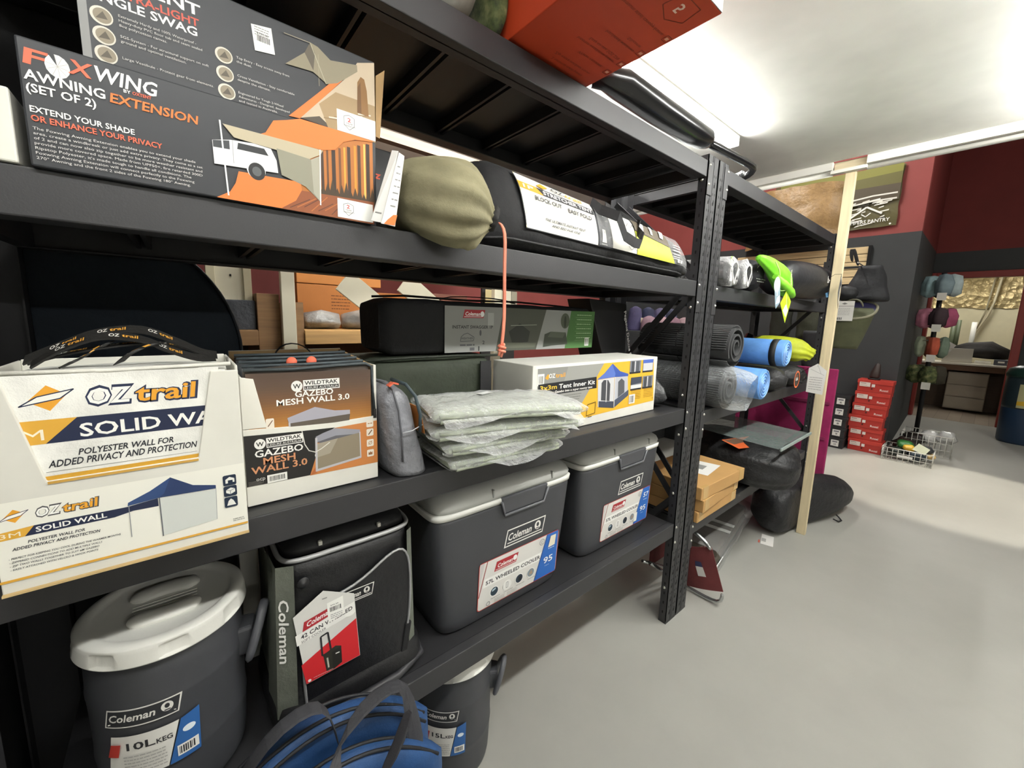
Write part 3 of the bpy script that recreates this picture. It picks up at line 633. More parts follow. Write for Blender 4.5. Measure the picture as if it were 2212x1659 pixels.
b = MB(); b.hexa([(-.249,.950,SH3-.0065), (.082,.950,SH3-.0065), (.082,1.0,SH3-.0065+.006), (-.249,1.0,SH3-.0065+.006), (-.249,.951,SH3-.003), (.082,.951,SH3-.003), (.082,1.0,SH3+.002), (-.249,1.0,SH3+.002)]); b.build('torn_base_flap', M('#b79d6d', 'card', 0.8), t)
p = Print((-.249, Y0, SH3-.004))
p.poly([(.001,.017), (.329,.019), (.329,.1505), (.001,.153)], '#eceadf')
trail_logo(p, .012, .120, .019, .106, '#4b4b4d')
p.poly([(.001,.091), (.032,.092), (.043,.1075), (.001,.104)], '#dba63c'); p.poly([(.032,.092), (.135,.092), (.16,.097), (.194,.096), (.194,.1115), (.153,.1065), (.043,.1075)], '#1b2440')
p.text('3M', .006, .0945, .0075, '#f3ead2', .022); p.text('SOLID WALL', .044, .0955, .0085, '#f4f2ec', .082, bold=.045)
p.text('POLYESTER WALL FOR', .034, .0795, .0048, '#33363c', .064, bold=.02, shear=.2); p.text('ADDED PRIVACY AND PROTECTION', .017, .0715, .0048, '#33363c', .098, bold=.02, shear=.2)
for i, (s, w) in enumerate((('PERFECT FOR KEEPING YOU COOL DURING THE WARMER MONTHS', .128), ('ZIPPERED CONNECTIONS TO ADD MULTIPLE WALLS', .104), ('ZIP TWO WALLS TOGETHER TO SUIT 6M GAZEBO', .10), ('EASILY ATTACHED WITH VELCRO & HOOK POINTS', .098))):
    p.text('- '+s, .012, .057-i*.0062, .0032, '#4b4d52', w, bold=.01, shear=.2)
p.poly([(.153,.108), (.154,.114), (.184,.128), (.214,.1475), (.246,.124), (.281,.115), (.281,.108), (.195,.112)], '#22345c'); p.poly([(.153,.108), (.154,.114), (.184,.128), (.214,.1475), (.203,.118), (.195,.112)], '#2c4573')
p.poly([(.196,.111), (.281,.107), (.279,.043), (.197,.036)], '#cfd2cd'); p.line([(.1545,.108), (.154,.048)], .0012, '#8f9294'); p.line([(.196,.112), (.1965,.035)], .0018, '#5f6266'); p.line([(.281,.108), (.279,.043)], .001, '#9fa2a4')
for k, y in enumerate((.1085, .0855, .062)):
    p.rrect(.293, y, .022, .022, '#16263c', .003)
    if k == 0: p.poly([(.297,y+.005), (.297,y+.013), (.304,y+.018), (.312,y+.014), (.312,y+.006), (.309,y+.006), (.309,y+.011), (.301,y+.011), (.301,y+.005)], '#e9e8e2')
    elif k == 1: p.poly([(.297,y+.008), (.297,y+.014), (.305,y+.018), (.312,y+.015), (.312,y+.008), (.304,y+.004)], '#e9e8e2'); p.line([(.297,y+.014), (.304,y+.0115), (.312,y+.015)], .0008, '#16263c'); p.line([(.304,y+.0115), (.304,y+.004)], .0008, '#16263c')
    else: p.poly([(.297,y+.004), (.300,y+.014), (.304,y+.018), (.308,y+.014), (.312,y+.004)], '#e9e8e2')
for k in range(2): p.scrib(.305, .03+k*.004, .02, .0014, '#8d8d8a', k)
p.poly([(.0,.020), (.330,.0185), (.330,.0225), (.0,.0242)], '#d9a33a')
p.line([(.064,.1745), (.258,.1735)], .0045, '#c59a45'); p.build(t)
# the zipped wall bag inside it
t = thing('gazebo_bag', 'white zipped gazebo wall bag showing through the cut-out of the diamond emblem carton', 'bag', (-.085, 1.08, SH3+.01), 'gazebo wall bags')
b = MB()
def slab(b, x0, x1, y0, y1, z0, z1, e=.25, n=18, bul=.012):
    rings = []
    for i in range(9):
        v = i/8; yy = y0+(y1-y0)*v; k = (1-abs(2*v-1)**3)*bul; rr = []
        for q in range(4*n):
            s = q//n; f = (q % n)/n
            X, Z = ((x0+(x1-x0)*f, z0), (x1, z0+(z1-z0)*f), (x1-(x1-x0)*f, z1), (x0, z1-(z1-z0)*f))[s]
            cx, cz = (x0+x1)/2, (z0+z1)/2; ux, uz = (X-cx)/(x1-x0)*2, (Z-cz)/(z1-z0)*2
            sc = 1-e*.12*(abs(ux*uz))**4
            rr.append((cx+(X-cx)*sc*(1-bul/abs(x1-x0)+k/abs(x1-x0)), yy, cz+(Z-cz)*sc*(1-bul/abs(z1-z0)+k/abs(z1-z0)*.6)))
        rings.append(rr)
    return b.loft(rings)
slab(b, -.238, .070, .966, 1.06, SH3+.010, SH3+.352); b.build('bag_body', M('#ecebe4', 'fabric', 0.7), t, rough=.002, rs=20)
p = Print((-.249, .9605, SH3-.004), lift=.0008)
p.poly([(.02,.172), (.298,.172), (.300,.352), (.02,.352)], M('#efeee7', 'fabric', .6))
trail_logo(p, .053, .297, .036, .212)
p.poly([(.042,.239), (.067,.239), (.105,.2785), (.032,.2785)], '#dba63c'); p.poly([(.067,.239), (.30,.2385), (.30,.278), (.105,.2785)], '#1b2440')
p.text('M', .043, .2455, .018, '#f3ead2', .023); p.text('SOLID WALL', .106, .2445, .0225, '#f4f2ec', .215, bold=.05)
p.text('POLYESTER WALL FOR', .101, .2135, .0105, '#26282e', .123, bold=.03, shear=.2); p.text('ADDED PRIVACY AND PROTECTION', .066, .198, .0115, '#26282e', .19, bold=.03, shear=.2)
p.line([(.063,.191), (.257,.189)], .0008, '#8d8d88'); p.line([(.055,.180), (.27,.180)], .008, '#c9992f')
p.build(t)
MB().tube([(-.24,.968,SH3+.352), (-.1,.962,SH3+.350), (.07,.966,SH3+.353), (.073,1.05,SH3+.355)], .004, 8).build('piping', M('#dcdad0', 'fabric', 0.7), t)
for k, (ya, yb, zt) in enumerate(((1.062, 1.125, .347), (1.127, 1.192, .343))):
    t = thing('gazebo_bag', ('white wall bag in the diamond emblem carton, second from the front', 'white wall bag at the rear of the diamond emblem carton')[k], 'bag', (-.085, ya, SH3+.01), 'gazebo wall bags')
    b = MB(); slab(b, -.238, .070, ya, yb, SH3+.010, SH3+zt); b.build('bag_body', M('#e6e5dd', 'fabric', 0.7), t, rough=.002, rs=20, seed=k)
t = thing('webbing_straps', 'tangle of black printed webbing straps on top of the white wall bags', 'straps', (-.08, 1.06, SH3+.36))
zt = SH3+.358
SB = M('#161513', 'fabric', 0.6)
rnd = random.Random(5)
for k, (pts, w) in enumerate((([(-.20,1.0,zt+.01), (-.165,1.02,zt+.03), (-.12,1.05,zt+.052), (-.06,1.06,zt+.058), (-.01,1.06,zt+.035), (.03,1.05,zt+.012), (.055,1.04,zt+.006)], (0,.022,.012)), ([(-.19,.985,zt+.004), (-.155,.995,zt+.03), (-.11,1.01,zt+.048), (-.06,1.02,zt+.042), (-.02,1.01,zt+.022), (.02,1.0,zt+.006), (.05,.995,zt+.005)], (0,.020,.010)), ([(-.155,.985,zt+.001), (-.135,.99,zt+.012), (-.115,1.0,zt+.028), (-.10,1.01,zt+.036)], (.012,.006,.008)), ([(-.09,.99,zt+.001), (-.075,.995,zt+.016), (-.05,1.0,zt+.030), (-.03,1.01,zt+.034)], (.014,.006,.006)), ([(-.205,1.05,zt+.001), (-.14,1.07,zt+.02), (-.05,1.09,zt+.030), (.03,1.10,zt+.010)], (0,.024,.004)))):
    dense = []
    for q in range(4*(len(pts)-1)+1):
        u = q/4; i = min(int(u), len(pts)-2); f_ = u-i; P0, P1, P2, P3 = [Vector(pts[min(max(i+d_, 0), len(pts)-1)]) for d_ in (-1, 0, 1, 2)]
        dense.append(.5*((2*P1)+(P2-P0)*f_+(2*P0-5*P1+4*P2-P3)*f_*f_+(3*P1-P0-3*P2+P3)*f_**3))
    o = MB().ribbon(dense, w, .0016).build('strap', SB, t)
    its = []
    for x_ in ((.035, .105, .175) if k in (0, 1, 4) else (.012,)): its += [('OZ', x_, .010, .014, '#d9d7cf'), ('trail', x_+.017, .010, .022, '#c99238')]
    for q in range(0, len(its), 2): ribbon_print(dense, w, its[q:q+2]).build(o, 'woven_lettering')
# Wildtrak-style mesh wall carton
t = thing('display_carton', 'white display carton with torn black and orange front full of mesh wall bags', 'box', (.245, 1.2, SH3), 'open display cartons')
X0, X1, Y0, Y1 = .092, .402, 1.06, 1.36
b = MB()
b.prism([(0,.002), (.310,.002), (.310,.181), (.199,.178), (.123,.181), (.0,.188)], (X0, Y0, SH3), (1,0,0), (0,0,1), .005)
b.prism([(0,.189), (.048,.187), (.027,.305), (0,.31)], (X0, Y0, SH3), (1,0,0), (0,0,1), .004)
b.prism([(.301,.181), (.310,.181), (.310,.322), (.303,.322)], (X0, Y0, SH3), (1,0,0), (0,0,1), .006)
b.box(X0, X0+.005, Y0+.006, Y1, SH3+.002, SH3+.31); b.box(X1-.005, X1, Y0+.007, Y1, SH3+.002, SH3+.322); b.box(X0+.005, X1-.005, Y1-.005, Y1, SH3+.002, SH3+.345); b.box(X0+.005, X1-.005, Y0+.006, Y1-.005, SH3+.002, SH3+.007)
b.build('carton_body', M('#dfddd3', 'card', 0.65), t, .0015)
MB().box(X0+.006, X1-.006, Y1-.009, Y1-.0055, SH3+.01, SH3+.344).build('kraft_lining', KRAFT, t)
MB().hexa([(X1-.008,Y0+.01,SH3+.29), (X1-.0055,Y0+.01,SH3+.29), (X1-.0055,Y1-.01,SH3+.29), (X1-.008,Y1-.01,SH3+.29), (X1-.012,Y0+.02,SH3+.320), (X1-.0055,Y0+.01,SH3+.321), (X1-.0055,Y1-.01,SH3+.341), (X1-.012,Y1-.01,SH3+.341)]).build('kraft_lining', KRAFT, t)
p = Print((X0, Y0, SH3-.012+.004))
p.poly([(.0005,.182), (.121,.175), (.150,.101), (.136,.057), (.0005,.059)], '#1d1b1a'); p.poly([(.121,.175), (.199,.172), (.16,.15), (.145,.095)], '#191817')
p.poly([(.199,.171), (.3095,.175), (.3095,.054), (.135,.056), (.150,.101), (.152,.150)], '#c07a40'); p.poly([(.135,.056), (.155,.085), (.152,.060)], '#a85f33')
p.poly([(.152,.155), (.170,.162), (.198,.170), (.232,.163), (.263,.156), (.262,.145), (.20,.125), (.152,.140)], '#8f8f98'); p.poly([(.152,.140), (.20,.150), (.262,.145), (.20,.125)], '#5b5a60')
p.poly([(.155,.136), (.262,.148), (.262,.077), (.152,.064)], '#857a66'); p.poly([(.155,.136), (.205,.142), (.185,.105), (.153,.10)], '#9c9382')
p.line([(.153,.152), (.151,.063)], .005, '#b9b6ba'); p.line([(.262,.150), (.263,.077)], .003, '#b9b6ba'); p.line([(.151,.066), (.263,.079)], .006, '#b5b2b6')
p.line([(.121,.176), (.126,.14), (.135,.122), (.150,.115), (.165,.122), (.185,.135)], .0022, '#d6d3cb')
for k, y in enumerate((.160, .135, .105, .076)):
    p.rrect(.280, y-.001, .019, .020, '#e5dccd', .003)
    if k == 1: p.line([(.285,y+.003), (.295,y+.015)], .003, '#6b4a30')
    elif k == 2: p.ring(.2895, y+.009, .005, .005, .0015, '#a8794e'); p.line([(.284,y+.004), (.295,y+.015)], .0012, '#a8794e')
    elif k == 3: p.poly([(.284,y+.004), (.284,y+.012), (.287,y+.010), (.2895,y+.014), (.292,y+.010), (.295,y+.013), (.295,y+.004)], '#8a5c38')
    else: p.scrib(.284, y+.008, .012, .0025, '#a8794e', 3)
def wlogo(x, y, s):
    p.ell(x, y, .0125*s, .0135*s, '#e9e7e2'); p.text('W', x-.0085*s, y-.0055*s, .011*s, '#26241f', .017*s, bold=.05)
    p.poly([(x+.014*s,y-.0125*s), (x+.099*s,y-.0125*s), (x+.099*s,y+.0135*s), (x+.014*s,y+.0135*s)], '#e9e7e2')
    p.text('WILDTRAK', x+.017*s, y+.0015*s, .0095*s, '#26241f', .078*s, bold=.02); p.rect(x+.016*s, y-.0105*s, .081*s, .009*s, '#26241f'); p.text('LEISURE AUSTRALIA', x+.018*s, y-.009*s, .006*s, '#e9e7e2', .077*s)
wlogo(.0315, .158, .92)
p.text('GAZEBO', .020, .127, .0165, '#e9e7e2', .102, bold=.02); p.text('MESH', .036, .107, .0165, '#c98a62', .068, bold=.02); p.text('WALL 3.0', .011, .088, .0165, '#c98a62', .119, bold=.02)
p.text('ocp', .020, .070, .009, '#d8d6d0', .018); p.rect(.042, .059, .042, .020, '#e6e4de'); p.barcode(.046, .063, .034, .012, '#2b2b2b', 8, 20)
for k in range(4): p.line([(.004, .061+.003*k), (.03+.004*(k % 2), .0605+.003*k)], .0007, '#8a8580')
p.build(t)
t = thing('gazebo_bag', 'brown printed mesh wall bag at the front of the torn carton', 'bag', (.25, 1.1, SH3+.01), 'mesh wall bags')
b = MB(); slab(b, .100, .393, 1.068, 1.12, SH3+.010, SH3+.327); b.build('bag_body', M('#4d443d', 'fabric', 0.6), t, rough=.003, rs=16)
p = Print((X0, 1.0625, SH3-.012+.004), lift=.001)
cs = ((.18, (184,126,54)), (.215, (150,100,48)), (.25, (112,78,50)), (.285, (86,66,52)), (.325, (74,58,48)))
for k in range(22):
    y0 = .176+.0066*k; c0 = next((a_, b_) for a_, b_ in zip(cs, cs[1:]) if y0 <= b_[0] or b_ is cs[-1]); f_ = min(1, max(0, (y0-c0[0][0])/(c0[1][0]-c0[0][0])))
    p.poly([(.012,y0+.002), (.295,y0-.004), (.2945,y0+.004), (.012,y0+.010)], '#%02x%02x%02x' % tuple(int(u+(v-u)*f_) for u, v in zip(c0[0][1], c0[1][1])))
wlogo(.115, .288, 1.0)
p.text('GAZEBO', .110, .2615, .0145, '#efede8', .088, bold=.02); p.text('MESH WALL 3.0', .070, .2440, .0145, '#efede8', .168, bold=.02)
p.poly([(.091,.212), (.153,.232), (.200,.217), (.238,.214), (.238,.203), (.094,.198)], '#a5a3ad'); p.poly([(.094,.198), (.238,.203), (.234,.170), (.096,.17)], '#5a5147'); p.line([(.095,.2), (.095,.17)], .004, '#b9b6ba')
p.rrect(.046, .190, .017, .026, '#e5dccd', .003); p.line([(.05,.197), (.06,.211)], .002, '#6b4a30')
p.build(t)
MB().tube([(.101,1.066,SH3+.325), (.2,1.062,SH3+.322), (.30,1.064,SH3+.326), (.375,1.065,SH3+.327), (.391,1.066,SH3+.318), (.394,1.064,SH3+.26), (.396,1.063,SH3+.2)], .0042, 8).build('zip', M('#3a4144', 'fabric', 0.6), t)
MB().box(.392, .400, 1.058, 1.0625, SH3+.175, SH3+.20).build('zip_pull', M('#1a1a1a', 'plain', 0.4), t)
for k in range(4):
    ya = 1.124+.053*k
    t = thing('gazebo_bag', ('grey mesh wall bag with coral tabs behind the brown printed one', 'grey mesh wall bag third from the front of the torn carton', 'grey mesh wall bag fourth from the front of the torn carton', 'dark mesh wall bag with a strap loop at the rear of the torn carton')[k], 'bag', (.25, ya, SH3+.01), 'mesh wall bags')
    b = MB(); slab(b, .102, .392, ya, ya+.050, SH3+.010, SH3+.325+.004*k); b.build('bag_body', M(('#77777a', '#55585c', '#6d6e72', '#3b332f')[k], 'fabric', 0.7), t, rough=.003, rs=16, seed=k)
    MB().tube([(.104,ya+.004,SH3+.326+.004*k), (.25,ya+.002,SH3+.325+.004*k), (.39,ya+.004,SH3+.327+.004*k)], .004, 8).build('zip', M('#3f474b', 'fabric', 0.6), t)
    if k == 0:
        for x in (.215, .262): MB().lathe([(0,.004), (.011,.003), (.013,0), (.011,-.003), (0,-.004)], (x, ya+.025, SH3+.330), 16, axis='y').build('pull_tab', M('#e0694c', 'fabric', 0.7), t)
    if k == 3: MB().ribbon([(.20,ya+.02,SH3+.333), (.215,ya+.02,SH3+.36), (.245,ya+.02,SH3+.37), (.28,ya+.02,SH3+.36), (.30,ya+.02,SH3+.333)], (0,.02,0), .002).build('carry_loop', BFAB, t, sub=1)
# grey bag leaning against the carton
t = thing('gazebo_bag', 'slim silver grey zipped bag leaning by the torn mesh wall carton', 'bag', (.47, 1.08, SH3), 'mesh wall bags')
def leaning(u, v, s):                     # u along y depth, v up, s side
    pass
rings = []
for i in range(15):
    v = i/14; z = SH3+.003+.262*v; xc = .490-.052*v; w = (.052*(1-v*.25))*(1-max(0, v-.82)**2*22)+.004
    yf = 1.010+.012*v; yb = 1.25-.03*v; rr = []
    for k in range(36):
        a = 2*math.pi*k/36; ca, sa = math.cos(a), math.sin(a)
        rr.append((xc+w*math.copysign(abs(ca)**.7, ca), (yf+yb)/2+(yb-yf)/2*math.copysign(abs(sa)**.45, sa)*(1-max(0, v-.85)*1.2), z))
    rings.append(rr)
MB().loft(rings).build('bag_body', M('#85868c', 'crinkle', 0.38), t, rough=.006, rs=15, clamp=above(SH3))
MB().tube([(.455,1.012,SH3+.05), (.452,1.010,SH3+.12), (.444,1.012,SH3+.2), (.432,1.02,SH3+.255), (.43,1.08,SH3+.268), (.432,1.2,SH3+.266)], .003, 8).build('piping', M('#5a5b60', 'fabric', 0.6), t)
MB().tube([(.505,1.006,SH3+.13), (.505,1.004,SH3+.18), (.492,1.008,SH3+.235), (.470,1.02,SH3+.268), (.462,1.1,SH3+.272)], .005, 8).build('zip', M('#38454a', 'fabric', 0.6), t)
MB().ribbon([(.418,1.02,SH3+.268), (.43,1.02,SH3+.276), (.445,1.02,SH3+.272)], (0,.02,0), .002).build('coral_tab', M('#e0694c', 'fabric', 0.7), t)
MB().hexa([(.5215,1.010,SH3+.12), (.524,1.012,SH3+.12), (.524,1.10,SH3+.12), (.5215,1.10,SH3+.12), (.506,1.010,SH3+.2), (.5085,1.012,SH3+.2), (.5085,1.10,SH3+.2), (.506,1.10,SH3+.2)]).build('orange_panel', M('#c9803e', 'fabric', 0.6), t)
MB().tube([(.452,1.004,SH3+.135), (.48,1.003,SH3+.138), (.512,1.005,SH3+.150)], .0016, 6).build('pocket_seam', M('#c4c5ca', 'fabric', 0.6), t)

# folded sheets in clear sleeves
SAGE = M('#b3b9a6', 'fabric', 0.8); FILM = M('#ffffff', 'film', 0.10, 0, .55)
def folded(cx, cy, z, w, d, h, yaw, droop, label, seed):
    t = thing('folded_sheet', label, 'folded sheet', (cx, cy, z), 'folded groundsheets in clear sleeves')
    ca, sa = math.cos(math.radians(yaw)), math.sin(math.radians(yaw))
    def S(W, D, HH, zz, a, q):            # a around the section (y,z), q along x
        c, s_ = math.cos(a), math.sin(a)
        e = max(0, 1-abs(2*q-1)**14)**.5
        x = (q-.5)*W; y = D/2*math.copysign(abs(c)**.35, c)*(.985+.015*e); hh = HH/2*(.45+.55*e)
        zz2 = zz+HH/2+hh*math.copysign(abs(s_)**.6, s_) - droop*max(0, x/W+.1)**2 - max(0, -y/D-.35)*droop*.5
        return Vector((cx+x*ca-y*sa, cy+x*sa+y*ca, zz2))
    b = MB(); b.loft([[S(w, d, h, z, 2*math.pi*k/44, i/26) for k in range(44)] for i in range(27)])
    b.build('cloth', SAGE, t, rough=.004, rs=24, seed=seed, clamp=above(SH3))
    for j in range(2):                     # folded edges showing at the front
        zf = h*(.3+.32*j)
        MB().tube([S(w*.97, d*1.0, h, z, math.pi*1.5-.001, i/12)*0+Vector((cx+(i/12-.5)*w*.95*ca+d*.5*sa, cy+(i/12-.5)*w*.95*sa-d*.5*ca, z+zf-droop*max(0, (i/12-.5)+.1)**2-.15*droop)) for i in range(13)], .006, 8).build('fold', SAGE, t, rough=.003, rs=30, seed=seed+j)
    b = MB(); b.loft([[S(w*1.06, d*1.05, h*1.12, z-.0005, 2*math.pi*k/40, i/26) for k in range(40)] for i in range(27)], cap=False)
    b.build('clear_sleeve', FILM, t, rough=.006, rs=38, seed=seed+3, clamp=above(SH3))
    b = MB(); b.grid(14, 3, lambda i, j: Vector((cx+(i-.5)*w*.9*ca+(d*.52+.035*j)*sa+.01*math.sin(i*9+seed), cy+(i-.5)*w*.9*sa-(d*.52+.035*j)*ca, z+h*.5+.018*j*math.sin(i*7+seed)-droop*max(0, (i-.5)+.1)**2-.2*droop)))
    b.build('sleeve_flap', FILM, t, rough=.004, rs=40, seed=seed+9)
    return t
folded(.80, 1.07, SH3+.002, .42, .27, .040, -4, .0, 'sage folded sheet in a clear sleeve at the bottom of the stack', 1)
folded(.80, 1.055, SH3+.052, .44, .27, .040, -7, .004, 'sage folded sheet in a clear sleeve, second from the bottom of the stack', 2)
folded(.80, 1.03, SH3+.103, .50, .26, .040, -13, .014, 'sage folded sheet in a clear sleeve, third from the bottom of the stack', 3)
t = folded(.80, 1.02, SH3+.156, .50, .26, .040, -14, .026, 'top sage folded sheet in a clear sleeve with a small white sticker', 4)
p = Print((.76, 1.06, SH3+.2005), Vector((.96,.25,0)), Vector((-.25,.96,0)), lift=.002); p.rect(0, 0, .06, .03, '#dfe0dc'); p.rect(.02, .008, .03, .014, '#f3f3f0'); p.build(t, 'sticker')

# tent inner kit carton
t = carton('tent_kit_box', 'white and yellow printed tent inner kit carton on the third shelf', 'box', 1.014, 1.893, 1.09, 1.34, SH3, 1.570, M('#dedcd3', 'card', 0.6))
p = Print((1.25, 1.09, SH3+.001))
p.poly([(-.211,.267), (.606,.272), (.632,.05), (-.0,.033), (-.21,.033)], '#9a9a95'); p.poly([(-.21,.267), (-.04,.267), (-.12,.033), (-.21,.033)], '#8b8b87')
p.poly([(.198,.270), (.606,.272), (.632,.05), (.0,.033)], '#e6b437')
p.poly([(-.222,.275), (.635,.277), (.636,.270), (-.222,.267)], '#eceae3'); 
p.poly([(-.21,.246), (-.175,.246), (-.175,.20), (-.21,.20)], '#efeee8'); p.barcode(-.206, .208, .027, .03, '#333333', 4, 12)
p.poly([(-.17,.228), (-.155,.244), (-.143,.236), (-.155,.220)], '#e5a12f'); p.text('OZ', -.15, .227, .017, '#f4f2ec', .036, bold=.04); p.text('trail', -.112, .227, .017, '#e5a12f', .056, bold=.04)
p.poly([(-.206,.157), (.152,.160), (.148,.211), (-.206,.206)], '#1e1f22')
p.text('3x3m', -.196, .181, .0175, '#efc33f', .094, bold=.035); p.text('Tent Inner Kit', -.09, .180, .0185, '#f4f2ec', .228, bold=.03); p.text('Turn your Gazebo into a super roomy tent', -.194, .164, .0095, '#f4f2ec', .315, bold=.03, shear=.15)
for k in range(8): p.scrib(-.10+.006*k, .146-.011*k, .15-.012*k, .0028, '#6f6f6b', k)
p.poly([(-.205,.15), (-.11,.15), (-.135,.05), (-.205,.05)], '#7d776c')
p.poly([(.150,.197), (.20,.222), (.255,.262), (.262,.262), (.32,.225), (.388,.208), (.388,.196), (.28,.200)], '#3c57a5'); p.poly([(.150,.197), (.20,.222), (.255,.262), (.285,.215), (.28,.200)], '#5a74be')
p.poly([(.158,.195), (.278,.199), (.286,.055), (.168,.072)], '#cfcfd0'); p.poly([(.282,.199), (.384,.197), (.396,.105), (.290,.055)], '#b9bac0')
p.poly([(.185,.18), (.20,.192), (.232,.19), (.25,.17), (.252,.09), (.188,.10)], '#45474b'); p.poly([(.31,.175), (.335,.19), (.36,.175), (.365,.12), (.315,.10)], '#54565b')
p.poly([(.172,.098), (.284,.085), (.286,.053), (.173,.070)], '#3d4250'); p.poly([(.286,.088), (.398,.130), (.40,.102), (.288,.053)], '#4a5060'); p.line([(.222,.19), (.226,.088)], .006, '#d9d9d8'); p.line([(.283,.2), (.289,.055)], .004, '#e3e3e2')
for (x, y, a) in ((.397,.214,0), (.508,.214,1), (.413,.131,2), (.515,.131,3)):
    p.rect(x, y, .093, .056, '#7d7f86'); p.rect(x, y-.008, .093, .009, '#26272a')
    if a == 1: p.rect(x, y+.038, .093, .018, '#4a65b4'); p.rect(x+.004, y, .085, .038, '#c9cace')
    elif a == 2: p.poly([(x,y+.02), (x+.093,y+.025), (x+.093,y+.056), (x,y+.056)], '#3b4150'); p.rect(x, y, .093, .018, '#d8d9da')
    else: p.rect(x+.012, y+.002, .024, .05, '#43464b'); p.rect(x+.052, y+.002, .028, .05, '#505359'); p.rect(x+.040, y, .006, .052, '#dedede')
p.outline([(.095,.092), (.15,.098), (.148,.048), (.090,.042)], .003, '#4a3d16'); p.scrib(.10, .034, .03, .003, '#4a3d16', 2)
for k in range(6): p.scrib(.42, .118-.008*k, .085, .0025, '#9a7d28', k+30); p.scrib(.53, .118-.008*k, .085, .0025, '#9a7d28', k+40)
p.rect(.405, .058, .05, .045, '#f1efe8'); p.barcode(.410, .063, .038, .034, '#2b2b2b', 12, 18); p.text('#', .612, .062, .01, '#4a3d16', .008)
p.build(t)

# rolled swag bag, green bag, black stretcher carton behind
t = thing('green_bag', 'dark green padded bag under the black swag bag', 'bag', (.8, 1.45, SH3))
MB().loft(sack_rings([(.412+.585*i/16, 1.42, SH3+.156) for i in range(17)], [(.165*q, .156*(.5+.5*q)) for q in [min(1, .55+.45*min(i, 16-i)/2) for i in range(17)]], 44, 0, 1, None, .32)).build('bag_body', M('#2b3224', 'fabric', 0.75), t, rough=.004, rs=9, clamp=above(SH3))
MB().ribbon([(.90,1.245,SH3+.01), (.90,1.235,SH3+.15), (.905,1.245,SH3+.29)], (.05,0,0), .002).build('strap', BFAB, t)
MB().tube([(.43,1.27,SH3+.308), (.6,1.262,SH3+.313), (.8,1.262,SH3+.313), (.98,1.27,SH3+.308)], .005, 8).build('piping', M('#1f251a', 'fabric', 0.7), t)
t = thing('swag_bag', 'long black swag bag with grey and green printed panel on the green bag', 'bag', (1.07, 1.4, SH3+.316))
z0 = SH3+.316
MB().loft(sack_rings([(.515+1.115*i/24, 1.415, z0+.101) for i in range(25)], [(.112*q, .1*q) for q in [min(1, .8+.2*min(i, 24-i)) for i in range(25)]], 48, 0, 1, None, .25)).build('bag_body', M('#18181a', 'fabric', 0.8), t, rough=.004, rs=10, clamp=above(z0))
def onsw(x, y, l): return Vector((.52+x, 1.2985-l, 1.59+y))
p = Print(fn=onsw, step=.00006)
p.poly([(.233,.020), (.511,.020), (.511,.198), (.233,.196)], '#8f908c'); p.poly([(.473,.020), (.70,.020), (.757,.198), (.511,.198)], '#4b4e44')
p.poly([(.70,.020), (.888,.020), (.923,.198), (.757,.198)], '#8d8f8c'); p.poly([(.888,.020), (1.09,.020), (1.10,.200), (.923,.198)], '#416a35')
p.poly([(.312,.152), (.408,.153), (.417,.185), (.320,.184)], '#a92b33'); p.text('Coleman', .322, .162, .014, '#f0efec', .07, bold=.03, shear=.2); p.ell(.403, .169, .009, .011, '#f0efec'); p.line([(.318,.157), (.405,.158)], .002, '#f0efec')
p.text('INSTANT SWAGGER 1P', .266, .112, .012, '#2d2d2f', .19, bold=.03); p.text('WEATHER', .305, .070, .008, '#55565a', .055, bold=.03); p.outline([(.302,.062), (.305,.08), (.318,.09), (.335,.094), (.352,.085), (.365,.078), (.362,.064)], .0025, '#55565a')
p.scrib(.30, .045, .07, .006, '#55565a', 2); p.text('2', .405, .05, .014, '#3d3e42', .011, bold=.02); p.text('1', .385, .024, .018, '#2d2d2f', .006, bold=.05); p.rect(.345, .026, .022, .012, '#55565a'); p.ell(.395, .095, .005, .012, '#55565a'); p.rect(.43, .125, .03, .05, '#a8a9a6')
p.poly([(.54,.10), (.60,.135), (.66,.10), (.65,.055), (.56,.05)], '#2c2f2a'); p.line([(.55,.125), (.70,.13)], .003, '#8f9488'); p.poly([(.50,.03), (.69,.03), (.70,.05), (.52,.055)], '#5d6052')
p.ell(.883, .150, .030, .036, '#4a5142', 20); p.ell(.883, .145, .008, .028, '#2d3128'); p.poly([(.742,.030), (.75,.088), (.79,.10), (.89,.096), (.905,.04), (.80,.036)], '#3c4238'); p.poly([(.79,.10), (.89,.096), (.87,.07), (.77,.075)], '#50574a')
for k in range(6): p.scrib(.965, .178-.022*k, .11, .004, '#9db58f', k); p.line([(.955, .168-.022*k), (1.08, .168-.022*k)], .0012, '#7fa06f')
p.rect(1.03, .03, .03, .04, '#e3e4df'); p.barcode(1.034, .034, .022, .032, '#333333', 6, 8)
p.build(t)
MB().tube([(.52,1.40,z0+.203), (.62,1.36,z0+.21), (.90,1.36,z0+.206), (1.15,1.36,z0+.212), (1.4,1.36,z0+.205), (1.62,1.40,z0+.2)], .004, 6).build('zip', M('#161618', 'fabric', 0.6), t)
MB().ribbon([(.80,1.42,z0+.203), (.83,1.42,z0+.222), (1.0,1.42,z0+.226), (1.13,1.42,z0+.222), (1.2,1.42,z0+.203)], (0,.04,0), .002).build('carry_handle', BFAB, t, sub=1)
t = thing('stretcher_carton', 'black stretcher carton with white spine lettering leaning behind the tent kit', 'box', (1.9, 1.45, SH3))
MB().hexa([(1.905,1.36,SH3+.002), (2.02,1.36,SH3+.002), (2.02,1.54,SH3+.002), (1.905,1.54,SH3+.002), (1.66,1.37,1.86), (1.995,1.37,1.845), (1.995,1.53,1.845), (1.66,1.53,1.86)]).build('carton_body', M('#1d1d1f', 'card', 0.5), t, .004)
